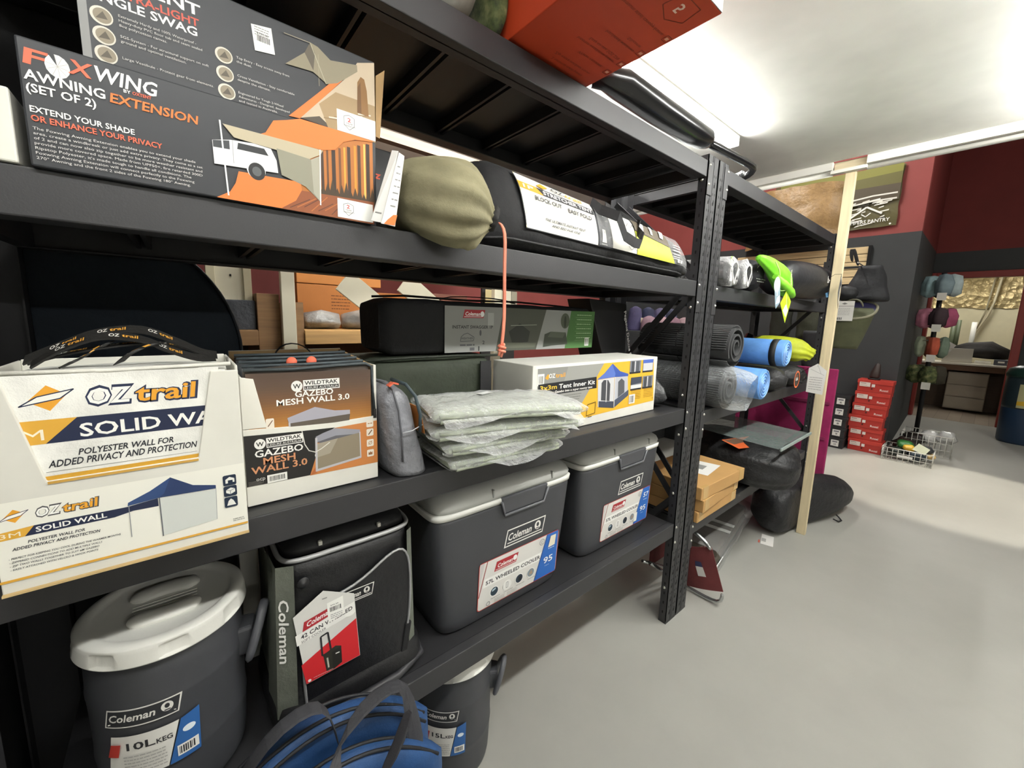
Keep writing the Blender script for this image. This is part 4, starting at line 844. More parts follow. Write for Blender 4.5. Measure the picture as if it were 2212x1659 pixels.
d = Vector((2.085-1.955, 0, 1.40-1.80)).normalized()
p = Print((1.955, 1.359, 1.80), d, Vector((-d.z, 0, d.x)), lift=.002); p.text('Pegasus Deluxe Stretcher', 0, -.0, .021, '#d9d8d4', .40, bold=.02); p.build(t, 'lettering')
t = thing('dark_sack', 'crumpled dark grey plastic sack between tent kit carton and end frame', 'bag', (1.96, 1.2, SH3))
MB().loft(sack_rings([(1.975,1.17,SH3+.003), (1.975,1.18,SH3+.03), (1.98,1.19,SH3+.09), (1.98,1.2,SH3+.14), (1.97,1.21,SH3+.17)], [(.05,.1),(.056,.115),(.05,.1),(.035,.06),.01], 30, .05, 7)).build('plastic', M('#3a3b3d', 'crinkle', 0.35), t, rough=.008, rs=16, clamp=above(SH3))
# navy pop-up tent disc behind the white carton
t = thing('popup_tent', 'big round dark navy pop-up tent bag standing behind the white wall kits', 'bag', (-.267, 1.70, 1.167))
b = MB(); rings = []
for r, y in ((0.002, 1.668), (.25, 1.668), (.40, 1.672), (.424, 1.68), (.432, 1.70), (.424, 1.72), (.40, 1.728), (.2, 1.732), (.002, 1.732)):
    rings.append([(-.267+r*math.cos(2*math.pi*k/80), y, 1.6005+r*math.sin(2*math.pi*k/80)) for k in range(80)])
b.loft(rings); b.build('bag_body', M('#16212b', 'fabric', 0.8), t, rough=.003, rs=8, clamp=above(1.1672))
MB().tube([(-.267+.426*math.cos(2*math.pi*k/64), 1.677, 1.6015+.426*math.sin(2*math.pi*k/64)) for k in range(64)], .005, 6, closed=True).build('piping', M('#10181f', 'fabric', 0.7), t)
# ------------------------------------------------------------------ bottom shelf: kegs and coolers
SH4 = .625
GREY = M('#3d3e42', 'paint', 0.5); LIDW = M('#d7d6cf', 'paint', 0.42)
def keg(cx, cy, z, R, H, label, litres, rot=0.0):
    t = thing('drink_keg', label, 'drink cooler', (cx, cy, z), 'insulated drink kegs')
    pr = [(0, z), (R*.86, z), (R*.93, z+.012), (R*.95, z+.05), (R*.97, z+H*.30), (R*.985, z+H*.315), (R*.985, z+H*.34), (R*.97, z+H*.355), (R*.985, z+H*.66), (R*1.0, z+H*.675), (R*1.0, z+H*.70), (R*.985, z+H*.715), (R*.985, z+H*.93), (R*.9, z+H*.96), (0, z+H*.96)]
    MB().lathe(pr, (cx, cy, 0), 64).build('keg_body', GREY, t, sub=1)
    b = MB(); rings = []                                     # screw lid with grip scallops
    for k, (r, h, sc) in enumerate(((0, .925, 0), (.93, .925, 0), (1.055, .93, 0), (1.075, .938, .0), (1.07, .945, 1), (1.06, 1.005, 1), (1.055, 1.012, .2), (1.045, 1.024, 0), (1.0, 1.034, 0), (.90, 1.036, 0), (.86, 1.026, 0), (.80, 1.016, 0), (0.0, 1.014, 0))):
        ring = []
        for q in range(96):
            a = 2*math.pi*q/96; g = (1 if (q % 12) in (0, 1, 2, 3) else 0)*sc
            ring.append((cx+R*r*(1-.045*g)*math.cos(a), cy+R*r*(1-.045*g)*math.sin(a), z+H*h))
        rings.append(ring)
    b.loft(rings); lid = b.build('lid', LIDW, t, .0015)
    for s in (-.36, .36):                                    # moulded grips sunk in the lid
        q = [(cx-R*.45+R*.9*i/10, cy+R*s*(1-.25*((i-5)/5)**2), z+H*1.022) for i in range(11)]
        MB().loft(sack_rings(q, [.004]+[(.024,.012)]*9+[.004], 16)).build('lid_grip', LIDW, lid, sub=1)
    for k in range(3): MB().box(cx-R*.4, cx+R*.4, cy-.012+.012*k, cy-.010+.012*k, z+H*1.0145, z+H*1.018).build('lid_rib', LIDW, lid)
    for a0 in (-8, 135):                                    # side lugs and the swing handle
        a = math.radians(a0+rot); c, s_ = math.cos(a), math.sin(a); rx, ry = Vector((c, s_, 0)), Vector((-s_, c, 0))
        o = Vector((cx, cy, z+H*.70)) + rx*R*.97
        b = MB(); b.hexa([o+rx*i+ry*j+Vector((0,0,k)) for k in (-.045, .03) for i, j in ((-.02,-.035), (.03,-.028), (.03,.028), (-.02,.035))]); lug = b.build('side_lug', GREY, t, .008)
        h = [o+rx*.016+ry*-.05+Vector((0,0,-.055)), o+rx*.034+ry*-.048+Vector((0,0,.0)), o+rx*.054+ry*-.02+Vector((0,0,.070)), o+rx*.056+ry*.02+Vector((0,0,.070)), o+rx*.034+ry*.048+Vector((0,0,.0)), o+rx*.016+ry*.05+Vector((0,0,-.055))]
        MB().tube(h, .011, 12).build('handle', M('#515257', 'paint', 0.45), lug, sub=1)
    af = math.radians(-98+rot)                                # front faces the aisle
    def onkeg(x, y, l):
        a = af + x/R; return Vector((cx+(R*.996+l)*math.cos(a), cy+(R*.996+l)*math.sin(a), z+y))
    p = Print(fn=onkeg, lift=.0016)
    camp_logo(p, -.085, H*.60, .138, .042, '#2c2d31', '#e4e2dc')
    y0, hh = H*.32, H*.235
    p.poly([(-.085,y0), (.02,y0), (.043,y0+hh), (-.072,y0+hh)], '#dedcd6'); p.poly([(.022,y0), (.075,y0), (.078,y0+hh*1.08), (.046,y0+hh)], '#2c5f9e')
    p.text(litres, -.045, y0+hh*.66, .017, '#2d2d30', .048, bold=.03); p.text('KEG', .005, y0+hh*.66, .011, '#2d2d30', .026, bold=.02)
    p.ell(.058, y0+hh*.70, .011, .008, '#e3edf4'); p.rect(.036, y0+.012, .036, .026, '#eceae4'); p.barcode(.039, y0+.016, .028, .018, '#2b2b2b', 3, 12)
    for k in range(6): p.scrib(-.05, y0+.012+.008*k, .07, .0022, '#a5a4a0', k)
    p.poly([(-.078,y0+hh*.55), (-.058,y0+hh*.55), (-.052,y0+hh*.85), (-.07,y0+hh*.85)], '#b9382f')
    p.build(t, 'printed_panel')
    o = onkeg(-.085, H*.20, 0); n = Vector((math.cos(af-.085/R), math.sin(af-.085/R), 0))
    MB().tube([o-n*.01, o+n*.03], .011, 12).tube([o+n*.022+Vector((0,0,.012)), o+n*.026+Vector((0,0,-.035))], .009, 12).box(o.x-.014, o.x+.014, o.y-.032, o.y-.016, o.z+.008, o.z+.02).build('tap', LIDW, t)
    return t
keg(-.072, 1.172, SH4+.001, .146, .425, 'grey insulated drink keg with a big white screw lid on the bottom shelf', '10L', -5)
keg(.735, 1.20, .0005, .160, .50, 'grey insulated drink keg on the floor beneath the bottom shelf', '15L', -32)

# soft cooler on wheels
t = thing('soft_cooler', 'black soft cooler bag with grey green sides and red and white swing card', 'cooler', (.34, 1.2, SH4))
def softring(z, x0, x1, y0, y1, e=.35, n=48):
    cx, cy, hx, hy = (x0+x1)/2, (y0+y1)/2, (x1-x0)/2, (y1-y0)/2; out = []
    for k in range(n):
        a = 2*math.pi*k/n; c, s_ = math.cos(a), math.sin(a)
        out.append((cx+hx*math.copysign(abs(c)**e, c), cy+hy*math.copysign(abs(s_)**e, s_), z))
    return out
z = SH4+.001
BB = M('#151517', 'fabric', 0.5); GG = M('#63675d', 'fabric', 0.75)
b = MB(); b.loft([softring(z+h, .146-d, .505+d, 1.055-d*.6, 1.36, .3) for h, d in ((0, -.01), (.006, .028), (.05, .036), (.09, .030), (.10, .014), (.2, .008), (.34, .0), (.44, -.004), (.488, -.008))])
b.build('bag_body', BB, t, rough=.003, rs=9, clamp=above(SH4))
b = MB(); b.loft([softring(z+.492, .157, .498, 1.07, 1.352, .3), softring(z+.510, .162, .494, 1.075, 1.35, .3), softring(z+.530, .185, .475, 1.10, 1.33, .4), softring(z+.536, .24, .43, 1.15, 1.30, .5)])
b.build('top_flap', M('#1c1c1e', 'fabric', 0.6), t, rough=.006, rs=14)
b = MB(); b.tube(softring(z+.490, .151, .504, 1.058, 1.356, .3), .0065, 8, closed=True); b.build('zip', M('#a9a9a9', 'plain', 0.35, .3), t)
for x, xs in ((.139, 1), (.5105, -1)):                         # grey green side panels
    b = MB(); b.grid(6, 12, lambda i, j: Vector((x-xs*.0035-(xs*.012*(1-j) if True else 0), 1.10+.2*i, z+.11+.36*j))); g = b.build('side_panel', GG, t)
    if xs > 0:
        p = Print((x-.0045-.012*1.0, 1.215, z+.13), Vector((.02,0,.34)).normalized()*-1, Vector((0,1,0))*-1, lift=.001)
# front corner strips show the side colour round the edge
def sfr(x, y):                                                # front face of the bag
    v = y/.49; return Vector((.171+x, 1.052-.006*(1-v), z+y))
b = MB(); b.add([(.116,1.14,z+.065), (.124,1.060,z+.065), (.170,1.044,z+.065), (.135,1.14,z+.488), (.139,1.064,z+.488), (.177,1.048,z+.488)], [(0,1,4,3), (1,2,5,4)]); gs = b.build('corner_panel', GG, t)
b = MB(); b.add([(.488,1.0525,z+.10), (.512,1.066,z+.10), (.520,1.105,z+.10), (.484,1.055,z+.475), (.503,1.068,z+.475), (.507,1.105,z+.475)], [(0,1,4,3), (1,2,5,4)]); b.build('corner_panel', GG, t)
# script running down the left panel
o = Vector((.151, 1.052, z+.405)); dn = Vector((-.010, -.004, -.30)).normalized(); rt = Vector((.55, -.23, 0)).normalized()
p = Print(o, dn, rt, lift=.0015); p.n = Vector((-.4, -.9, 0)).normalized(); p.text('Coleman', .0, -.010,   .022, '#ecebe6', .175, bold=.03, shear=.2); p.build(gs, 'lettering')
# front pocket with its curved zip
pk = [(.02,.06), (.015,.15), (.016,.25), (.026,.32), (.055,.355), (.10,.365), (.15,.372), (.20,.395), (.245,.425), (.285,.437), (.305,.42), (.316,.38), (.318,.30), (.312,.20), (.298,.13)]
b = MB(); b.tube([sfr(x, y)+Vector((0,-.008,0)) for x, y in pk], .0042, 8); b.build('pocket_zip', M('#9c9c9c', 'plain', 0.35, .3), t, sub=1)
poly = [(.022,.02)]+pk[1:-1]+[(.30,.10), (.29,.02)]
b = MB(); b.add([sfr(x, y)+Vector((0,-.007,0)) for x, y in poly], [list(range(len(poly)))]); b.build('front_pocket', M('#17171a', 'fabric', 0.42), t)
p = Print(fn=lambda x, y, l: sfr(x, y)+Vector((0,-.0075-l,0))); camp_logo(p, .112, .325, .095, .036, '#17171a', '#dcdad4'); p.build(t, 'badge')
MB().hexa([sfr(.285,.075)+Vector((0,d,0)) for d in ()] or [(.455,1.036,z+.09), (.475,1.036,z+.09), (.475,1.048,z+.09), (.455,1.048,z+.09), (.470,1.036,z+.18), (.490,1.036,z+.18), (.490,1.048,z+.18), (.470,1.048,z+.18)]).build('zip_garage', BFAB, t, .003)
MB().lathe([(0,.004), (.014,.003), (.016,0), (.014,-.003), (0,-.004)], (.196, 1.043, z+.435), 20, axis='y').build('zip_pull', M('#161618', 'plain', 0.4), t)
for x in (.246, .405):                                        # bungee hooks on the lid
    MB().tube([(x-.018,1.16,z+.533), (x,1.075,z+.512), (x+.012,1.16,z+.533)], .0025, 6).build('bungee', M('#3d3d40', 'fabric', 0.6), t)
    MB().box(x-.005, x+.005, 1.066, 1.077, z+.508, z+.520).build('bungee_hook', M('#d9d7cf', 'plain', 0.4), t, .002)
MB().tube([(.17,1.03,z+.03), (.30,1.026,z+.026), (.44,1.028,z+.028), (.53,1.06,z+.032), (.545,1.15,z+.034)], .012, 10).build('base_rim', M('#303033', 'plain', 0.5), t)
# swing card
U = Vector((1, -.05, -.0)).normalized(); V = Vector((-.05, .03, 1)).normalized()
cardp = [(.013,0), (.150,.012), (.150,.205), (.075,.245), (.0,.20)]
t2 = thing('swing_card', 'red and white swing card with price sticker hanging on the black soft cooler', 'card', (.25, 1.035, z+.13))
o = Vector((.178, 1.033, z+.152))
MB().prism(cardp, o, U, V, .001).build('card', M('#d8d7d2', 'card', 0.4), t2)
p = Print(o, U, V)
p.poly([(.0055,.06), (.012,.001), (.149,.013), (.149,.130)], '#c9262c'); p.poly([(.001,.118), (.149,.150), (.149,.182), (.0,.148)], '#eeede8')
p.poly([(.017,.152), (.098,.172), (.102,.196), (.023,.178)], '#a92b33'); p.text('Coleman', .027, .161, .014, '#f0efec', .06, bold=.03, shear=.2, slope=.24); p.ell(.093, .184, .008, .009, '#f0efec')
p.text('42 CAN WHEELED', .012, .133, .011, '#2e2e31', .13, bold=.03, slope=.215); p.text('SOFT COOLER', .012, .121, .007, '#2e2e31', .06, slope=.215)
p.poly([(.079,.150), (.120,.158), (.121,.212), (.080,.206)], '#f3f2ec'); p.barcode(.086, .178, .028, .013, '#2b2b2b', 7, 14); p.text('$99.99', .088, .194, .004, '#333333', .02)
for k in range(3): p.scrib(.086, .168-.005*k, .03, .0018, '#88888a', k)
p.outline([(.056,.062), (.057,.118), (.075,.123), (.078,.066)], .0045, '#26272a'); p.poly([(.058,.063), (.062,.012), (.078,.008), (.102,.018), (.104,.068), (.09,.075)], '#2a2a22'); p.poly([(.078,.008), (.102,.018), (.104,.068), (.08,.06)], '#1d1d18'); p.rect(.088, .05, .01, .003, '#d8d7d2'); p.line([(.068,.02), (.067,.05)], .004, '#b9b7a8')
p.ell(.020, .008, .004, .004, '#f0efec'); p.scrib(.03, .010, .05, .0015, '#e7b3b0', 1); p.ell(.133, .150, .012, .006, '#f3f2ec'); p.rect(.07, .222, .012, .003, '#8d8d8a')
p.build(t2)

# hard coolers
def cooler(x0, x1, y0, label, faded):
    t = thing('hard_cooler', label, 'cooler', ((x0+x1)/2, y0+.2, SH4), 'wheeled hard coolers')
    z = SH4+.001; w = x1-x0; d = .43; y1 = y0+d
    b = MB(); rings = []
    for h, q, e in ((0, .050, .26), (.008, .040, .24), (.05, .033, .22), (.22, .016, .2), (.435, .0, .18), (.452, .0, .18)):
        rings.append(softring(z+h, x0+q, x1-q, y0+q*.55, y1-q, e, 64))
    b.loft(rings, sm=True); b.build('cooler_body', GREY, t)
    b = MB(); b.loft([softring(z+.452, x0-.004, x1+.004, y0-.004, y1, .18, 64), softring(z+.470, x0-.006, x1+.006, y0-.006, y1, .18, 64), softring(z+.473, x0-.003, x1+.003, y0-.003, y1, .2, 64)]); b.build('rim', M('#ecebe5', 'paint', 0.4), t)
    b = MB(); rr = []
    for h, q, e in ((.474, .004, .2), (.490, -.001, .2), (.508, .004, .24), (.524, .022, .3), (.532, .05, .36), (.534, .12, .4)):
        rr.append(softring(z+h, x0+q, x1-q, y0+q*.8-.004, y1-q, e, 64))
    b.loft(rr); lid = b.build('lid', M('#b9bab6', 'paint', 0.4), t)
    def fr(x, y):
        q = next(qa+(qb-qa)*(y-ha)/(hb-ha) for (ha, qa), (hb, qb) in zip(((0,.05),(.008,.04),(.05,.033),(.22,.016),(.435,0)), ((.008,.04),(.05,.033),(.22,.016),(.435,0),(.6,0))) if y <= hb)
        return Vector((x0+x, y0+q*.55-.0004, z+y))
    a, c = w*.40, w*.76                                           # moulded grip in the middle of the front
    b = MB(); b.hexa([(x0+a+.02,y0-.003,z+.404), (x0+c-.02,y0-.003,z+.404), (x0+c-.02,y0+.03,z+.404), (x0+a+.02,y0+.03,z+.404), (x0+a,y0-.010,z+.4745), (x0+c,y0-.010,z+.4745), (x0+c,y0+.03,z+.4745), (x0+a,y0+.03,z+.4745)]); g = b.build('front_grip', M('#4b4c50', 'paint', 0.45), t, .006)
    MB().tube([(x0+a+.002,y0-.011,z+.46), (x0+a+.02,y0-.006,z+.403), (x0+c-.02,y0-.006,z+.403), (x0+c-.002,y0-.011,z+.46)], .005, 8).build('grip_lip', M('#66676b', 'paint', 0.4), g)
    for k in (.35, .80): MB().box(x0+w*k-.004, x0+w*k+.004, y0-.008, y0+.05, z+.486, z+.515).build('lid_notch', M('#a5a6a2', 'paint', 0.4), lid, .002)
    p = Print(fn=lambda x, y, l: fr(x, y)+Vector((0,-.0006-l*.8,0)), lift=.0006, step=.00008)
    lx, lw = w*.275, w*.625; X = lambda q: lx+lw*q
    camp_logo(p, X(.27), .262, lw*.52, .070, '#36373b', '#e9e7e1')
    p.rrect(lx, .042, lw, .198, '#b3423a', .012); p.rrect(lx+.003, .045, lw-.006, .192, '#dcdad5', .010)
    p.poly([(X(.69),.045), (X(.99),.045), (X(.99),.237), (X(.83),.237)], '#2a66b8'); p.poly([(X(.70),.045), (X(.685),.045), (X(.825),.237), (X(.84),.237)], '#2b4a86')
    p.poly([(X(.01),.14), (X(.06),.237), (X(.01),.237)], '#c9c6c4'); p.line([(X(.01),.10), (X(.09),.237)], .004, '#8f3a34')
    p.poly([(X(.05),.133), (X(.74),.133), (X(.775),.168), (X(.065),.168)], '#f1f0ec')
    p.poly([(X(.17),.182), (X(.43),.182), (X(.455),.220), (X(.195),.220)], '#a92b33'); p.text('Coleman', X(.205), .193, .016, '#f0efec', lw*.18, bold=.03, shear=.2); p.ell(X(.415), .203, .010, .011, '#f0efec'); p.line([(X(.185),.187), (X(.43),.187)], .002, '#f0efec')
    p.text('57L WHEELED COOLER', X(.08), .142, .0155, '#2c2d31', lw*.67, bold=.03)
    for k, cc in enumerate(('#2f3f4a', '#e9e8e4', '#27323f', '#7f8a92')):
        p.ell(X(.185+.15*k), .098, .021, .021, '#eeede9'); p.ell(X(.185+.15*k), .098, .018, .018, cc)
        if k == 0: p.poly([(X(.16),.10), (X(.20),.105), (X(.2),.112), (X(.16),.108)], '#b9cdd8')
        if k == 1: p.outline([(X(.325),.086), (X(.345),.086), (X(.345),.110), (X(.325),.110)], .002, '#6d6e70')
        if k == 2: p.rect(X(.475), .088, .016, .018, '#11161c')
        if k == 3: p.poly([(X(.61),.09), (X(.66),.09), (X(.64),.112)], '#a58c76')
        p.scrib(X(.15+.15*k), .070, .045, .0024, '#9b9a97', k)
    p.ring(X(.12), .058, .009, .009, .002, '#77787a'); p.ring(X(.76), .215, .014, .014, .002, '#77787a'); p.text('C', X(.745), .208, .012, '#77787a', .012)
    for k in range(3): p.scrib(X(.19), .062-.006*k, .05, .002, '#a7a6a2', k); p.scrib(X(.34), .062-.006*k, .05, .002, '#a7a6a2', k+9)
    if faded: p.poly([(X(.85),.176), (X(.945),.178), (X(.955),.225), (X(.88),.226)], '#e6dfc8')
    else: p.text('57', X(.845), .185, .026, '#eef3f8', lw*.115, bold=.04)
    p.scrib(X(.855), .168, .035, .004, '#c5d6ea', 1); p.text('95', X(.80), .108, .028, '#eef3f8', lw*.13, bold=.04); p.text('cans', X(.825), .093, .006, '#c5d6ea', lw*.06)
    if not faded: p.rect(X(.68), .062, .028, .05, '#efeee8')
    p.build(t)
    return t
cooler(.585, 1.245, 1.062, 'grey wheeled hard cooler with a pale grey lid, nearer the soft cooler bag', True)
cooler(1.325, 1.985, 1.080, 'grey wheeled hard cooler with a pale grey lid beside the front steel post', False)
t = carton('white_carton', 'small white carton with an open flap behind the big white lidded keg', 'box', .09, .14, 1.40, 1.52, SH4+.001, 1.12, WCARD)
MB().hexa([(.10,1.40,1.121), (.135,1.40,1.121), (.135,1.403,1.121), (.10,1.403,1.121), (.085,1.37,1.16), (.12,1.37,1.165), (.12,1.373,1.165), (.085,1.373,1.16)]).build('flap', WCARD, t)

# blue picnic bag standing on the floor at the shelf edge
t = thing('blue_bag', 'big blue padded bag with black zips and webbing handles on the floor', 'bag', (.2, .80, 0))
BL = M('#234878', 'fabric', 0.6); WEB = M('#343438', 'fabric', 0.75)
def dome(x0, x1, y0, y1, h0, h1, n=26):
    rings = []
    for i in range(n+1):
        u = i/n; x = x0+(x1-x0)*u; top = h0+(h1-h0)*math.sin(math.pi*min(1, max(0, .06+.88*u)))**.8; rr = []
        for k in range(28):
            a = 2*math.pi*k/28; c, s_ = math.cos(a), math.sin(a); e = (1-abs(2*u-1)**6)**.5*.9+.1
            rr.append((x, (y0+y1)/2+(y1-y0)/2*math.copysign(abs(c)**.6, c)*e, .004+(top/2)+(top/2)*math.copysign(abs(s_)**.35, s_)))
        rings.append(rr)
    return rings
MB().loft(dome(-.13, .48, .865, .965, .55, .775)).build('rear_panel', BL, t, rough=.008, rs=9, clamp=above(0))
MB().loft(dome(-.11, .47, .775, .860, .52, .745)).build('middle_panel', BL, t, rough=.008, rs=9, seed=2, clamp=above(0))
MB().loft(dome(-.10, .46, .655, .770, .50, .715)).build('front_panel', M('#2f5c92', 'fabric', 0.6), t, rough=.010, rs=9, seed=4, clamp=above(0))
def arc(x0, x1, y, h0, h1, lift): return [Vector((x0+(x1-x0)*i/20, y, .004+h0+(h1-h0)*math.sin(math.pi*min(1, max(0, .06+.88*i/20)))**.8+lift)) for i in range(21)]
for y, hh, x0, x1, h0 in ((.872, .775, -.09, .45, .56), (.900, .778, -.11, .46, .555), (.945, .774, -.10, .45, .56), (.828, .747, -.09, .45, .525), (.80, .747, -.09, .45, .525), (.758, .716, -.08, .44, .505)): MB().tube(arc(x0, x1, y, h0, hh, .004), .0042, 8).build('zip_trim', M('#1b1c20', 'fabric', 0.6), t)
MB().ribbon([(.00,.885,.72), (.05,.88,.81), (.11,.88,.855), (.17,.88,.86), (.205,.875,.84), (.215,.84,.75)], (0,.042,0), .0025).build('webbing_handle', WEB, t, sub=1)
MB().ribbon([(.165,.70,.62), (.166,.70,.72), (.17,.73,.80), (.185,.775,.835), (.26,.82,.845), (.345,.845,.835), (.385,.85,.80), (.395,.84,.70), (.398,.80,.60)], [(.05,0,0)]*3+[(.03,.035,0)]+[(.0,.045,0)]*2+[(.03,.035,0)]+[(.048,0,0)]*2, .0025).build('webbing_handle', WEB, t, sub=1)
MB().ribbon([(.27,.74,.72), (.33,.76,.765), (.37,.80,.79)], (.02,-.03,.02), .002).build('side_strap', WEB, t, sub=1)
MB().box(.105, .165, .645, .66, .64, .72).build('buckle', M('#2a2a2d', 'plain', 0.5), t, .006)
# ------------------------------------------------------------------ second bay: camping pads, mats, cartons, duffels
S2, S3, S4 = 1.955, 1.25, .56
def yroll(b, cx, cz, y0, y1, r, mi=0, seg=40): return b.lathe([(0,y0), (r*.96,y0), (r,y0+.006), (r,y1-.006), (r*.96,y1), (0,y1)], (cx,0,cz), seg, mi, 'y')
WC = M('#e4e3de', 'plain', 0.5)
for k, (cx, w, lab) in enumerate(((2.39, .06, 'bagged black pad with white cord and green sticker, nearest the steel posts'), (2.585, .068, 'bagged black pad with white cord, second from the steel posts'))):
    t = thing('packed_pad', lab, 'camping pad', (cx, 1.1, S2), 'bagged pads on the far bay')
    yroll(MB(), cx, S2+.078, .985, 1.32, .072).build('pad', M('#1f2022', 'fabric', 0.7), t)
    b = MB(); b.loft(sack_rings([(cx,.955,S2+.085), (cx,.965,S2+.085), (cx,.99,S2+.084), (cx,1.1,S2+.083), (cx,1.33,S2+.083), (cx,1.36,S2+.083)], [.05,(w+.02,.082),(w+.025,.082),(w+.025,.082),(w+.02,.08),.05], 36, .05, 7), cap=False)
    b.build('clear_bag', FILM, t, rough=.010, rs=26, seed=k, clamp=above(S2))
    b = MB(); b.tube([(cx+(.030+.004*math.sin(3*a))*math.cos(a), .956-.004*math.sin(2*a), S2+.075+.060*math.sin(a)) for a in [2*math.pi*i/24 for i in range(24)]], .0035, 8, closed=True); b.build('white_cord', WC, t)
    p = Print((cx-.028, .968, S2+.03)); p.rect(0, 0, .034, .075, '#e7e6e1'); p.rect(.006, .05, .022, .015, '#2b2b2b'); p.rect(.010, .008, .012, .034, '#c9c8c4')
    if k == 0: p.rect(-.008, .098, .02, .035, '#8bc63f')
    p.build(t, 'paper_label')
t = thing('pad_sack', 'black stuff sack with white lettering beside the lime green sack', 'bag', (2.80, 1.1, S2))
MB().loft(sack_rings([(2.79,1.40,S2+.10), (2.79,1.38,S2+.10), (2.79,1.2,S2+.102), (2.80,1.02,S2+.100), (2.81,.975,S2+.098), (2.815,.955,S2+.095)], [.03,.09,.098,.097,.075,.02], 36, [0,0,0,.02,.06,.1], 10)).build('cloth', M('#222226', 'fabric', 0.7), t, rough=.006, rs=14, clamp=above(S2, .99))
p = Print((2.72, .962, S2+.10), (1,-.05,0), (0,.06,1)); p.text('THERMAREST', 0, .035, .020, '#dddcd8', .14, bold=.03); p.scrib(.01, .012, .10, .006, '#bdbcb8', 2); p.scrib(.0, -.03, .13, .005, '#a5a4a0', 5); p.scrib(.01, -.045, .10, .005, '#a5a4a0', 6); p.build(t, 'lettering')
t = thing('green_sack', 'bright lime green stuff sack drooping over the shelf edge with two swing tags', 'bag', (3.05, .95, S2))
MB().loft(sack_rings([(2.62,.93,S2+.185), (2.66,.925,S2+.178), (2.74,.915,S2+.160), (2.85,.905,S2+.125), (2.95,.90,S2+.085), (3.02,.90,S2+.045), (3.07,.90,S2+.01), (3.085,.905,S2-.005)], [.012,.03,(.03,.046),(.05,.062),(.058,.068),(.052,.06),(.038,.04),.015], 36, .05, 8)).build('cloth', M('#79cf2a', 'fabric', 0.6), t, rough=.012, rs=16, sub=1)
MB().tube([(2.73,.87,S2+.165), (2.76,.855,S2+.12), (2.79,.852,S2+.06), (2.80,.855,S2+.02)], .0035, 8).build('cord', M('#b9e07c', 'fabric', 0.6), t)
MB().tube([(2.74,.865,S2+.08), (2.84,.845,S2+.04), (2.95,.84,S2+.005), (3.04,.85,S2-.015)], [.016,.024,.026,.018], 12).build('rolled_hem', M('#84d733', 'fabric', 0.6), t, rough=.004, rs=20)
p = Print((2.90, .838, S2+.13), Vector((.30,.0,-.9)).normalized(), Vector((.9,0,.30)).normalized(), lift=.003); p.n = Vector((0,-1,0)); p.text('THERMAREST', 0, 0, .020, '#d8efb4', .13, bold=.03); p.build(t, 'lettering')
MB().prism([(0,.13), (.10,.125), (.135,.02), (.075,-.02), (.06,.0)], (2.64, .835, S2-.09), (1,0,0), (0,0,1), .001).build('swing_tag', M('#8fa4b0', 'card', 0.4), t)['label'] = 'blue grey swing tag'
p = Print((2.64, .835, S2-.09)); p.ell(.05, .118, .052, .045, '#b4bcbe'); p.poly([(.06,.005), (.128,.022), (.115,.062), (.075,.045)], '#e9eae8'); p.rect(.062, .055, .012, .04, '#e9eae8'); p.build(t, 'tag_print')
MB().prism([(0,0), (.088,.085), (.19,.02), (.125,-.115)], (2.80, .84, S2-.075), (1,0,0), (0,0,1), .001).build('swing_tag', M('#b5cf2c', 'card', 0.4), t)['label'] = 'lime yellow swing tag'
p = Print((2.80, .84, S2-.075)); p.poly([(.055,-.04), (.12,-.08), (.155,-.035), (.10,0)], '#e9ebdc'); p.line([(.09,.065), (.135,-.05)], .006, '#e3efb4'); p.line([(.115,.035), (.165,-.03)], .004, '#5e7a1a'); p.build(t, 'tag_print')
MB().tube([(2.70,.845,S2+.035), (2.80,.846,S2-.0), (2.888,.84,S2+.008)], .002, 6).build('tag_cord', M('#b9e07c', 'fabric', 0.6), t)
t = thing('black_duffel', 'black and navy duffel bag with blue stripe overhanging the shelf behind the timber post', 'bag', (3.75, 1.05, S2))
MB().loft(sack_rings([(3.22,1.05,S2+.12), (3.24,1.045,S2+.12), (3.30,1.03,S2+.13), (3.5,1.02,S2+.135), (3.8,1.01,S2+.145), (4.05,.995,S2+.15), (4.20,.98,S2+.145), (4.26,.975,S2+.14)], [.03,(.10,.1),(.13,.125),(.14,.133),(.145,.14),(.14,.14),(.11,.11),.03], 44, .015, 7)).build('cloth', M('#191a1e', 'fabric', 0.5), t, rough=.018, rs=9, sub=1, clamp=lambda v: Vector((v.x, v.y, max(v.z, S2+.006))) if v.y > .965 else v)
MB().ribbon([(3.90,.868,S2+.035), (4.0,.862,S2+.055), (4.10,.865,S2+.10)], (.0,.01,.035), .002).build('blue_stripe', M('#4e80a8', 'fabric', 0.6), t)
p = Print((3.86, .862, S2+.13), (1,0,0), (0,0,1), lift=.002); p.text('b', 0, 0, .05, '#d9d8d6', .035, bold=.03); p.text('r', .04, .005, .03, '#d9d8d6', .025, bold=.03); p.build(t, 'lettering')
pts = [(0,.02), (.03,.16), (.085,.085), (.055,.045), (.062,-.10)]
MB().prism(pts, (3.80, .775, S2+.03), (1,0,0), (0,0,1), .001).build('swing_tag', M('#1b1c1f', 'card', 0.4), t)
MB().tube([(3.83,.774,S2+.185), (3.86,.82,S2+.19), (3.90,.86,S2+.17)], .0015, 6).build('tag_cord', BFAB, t)
p = Print((3.80, .775, S2+.03)); p.outline([(.012,.03), (.034,.135), (.07,.083), (.042,.045), (.052,-.06)], .007, '#b9b9b6'); p.build(t, 'tag_print')
t = thing('white_roll', 'white banner roll lying on the shelf behind the front steel posts', 'roll', (2.45, 1.45, S2))
yroll(MB(), 2.42, S2+.052, 1.36, 1.555, .045).build('roll', M('#d9d8d2', 'plain', 0.5), t)

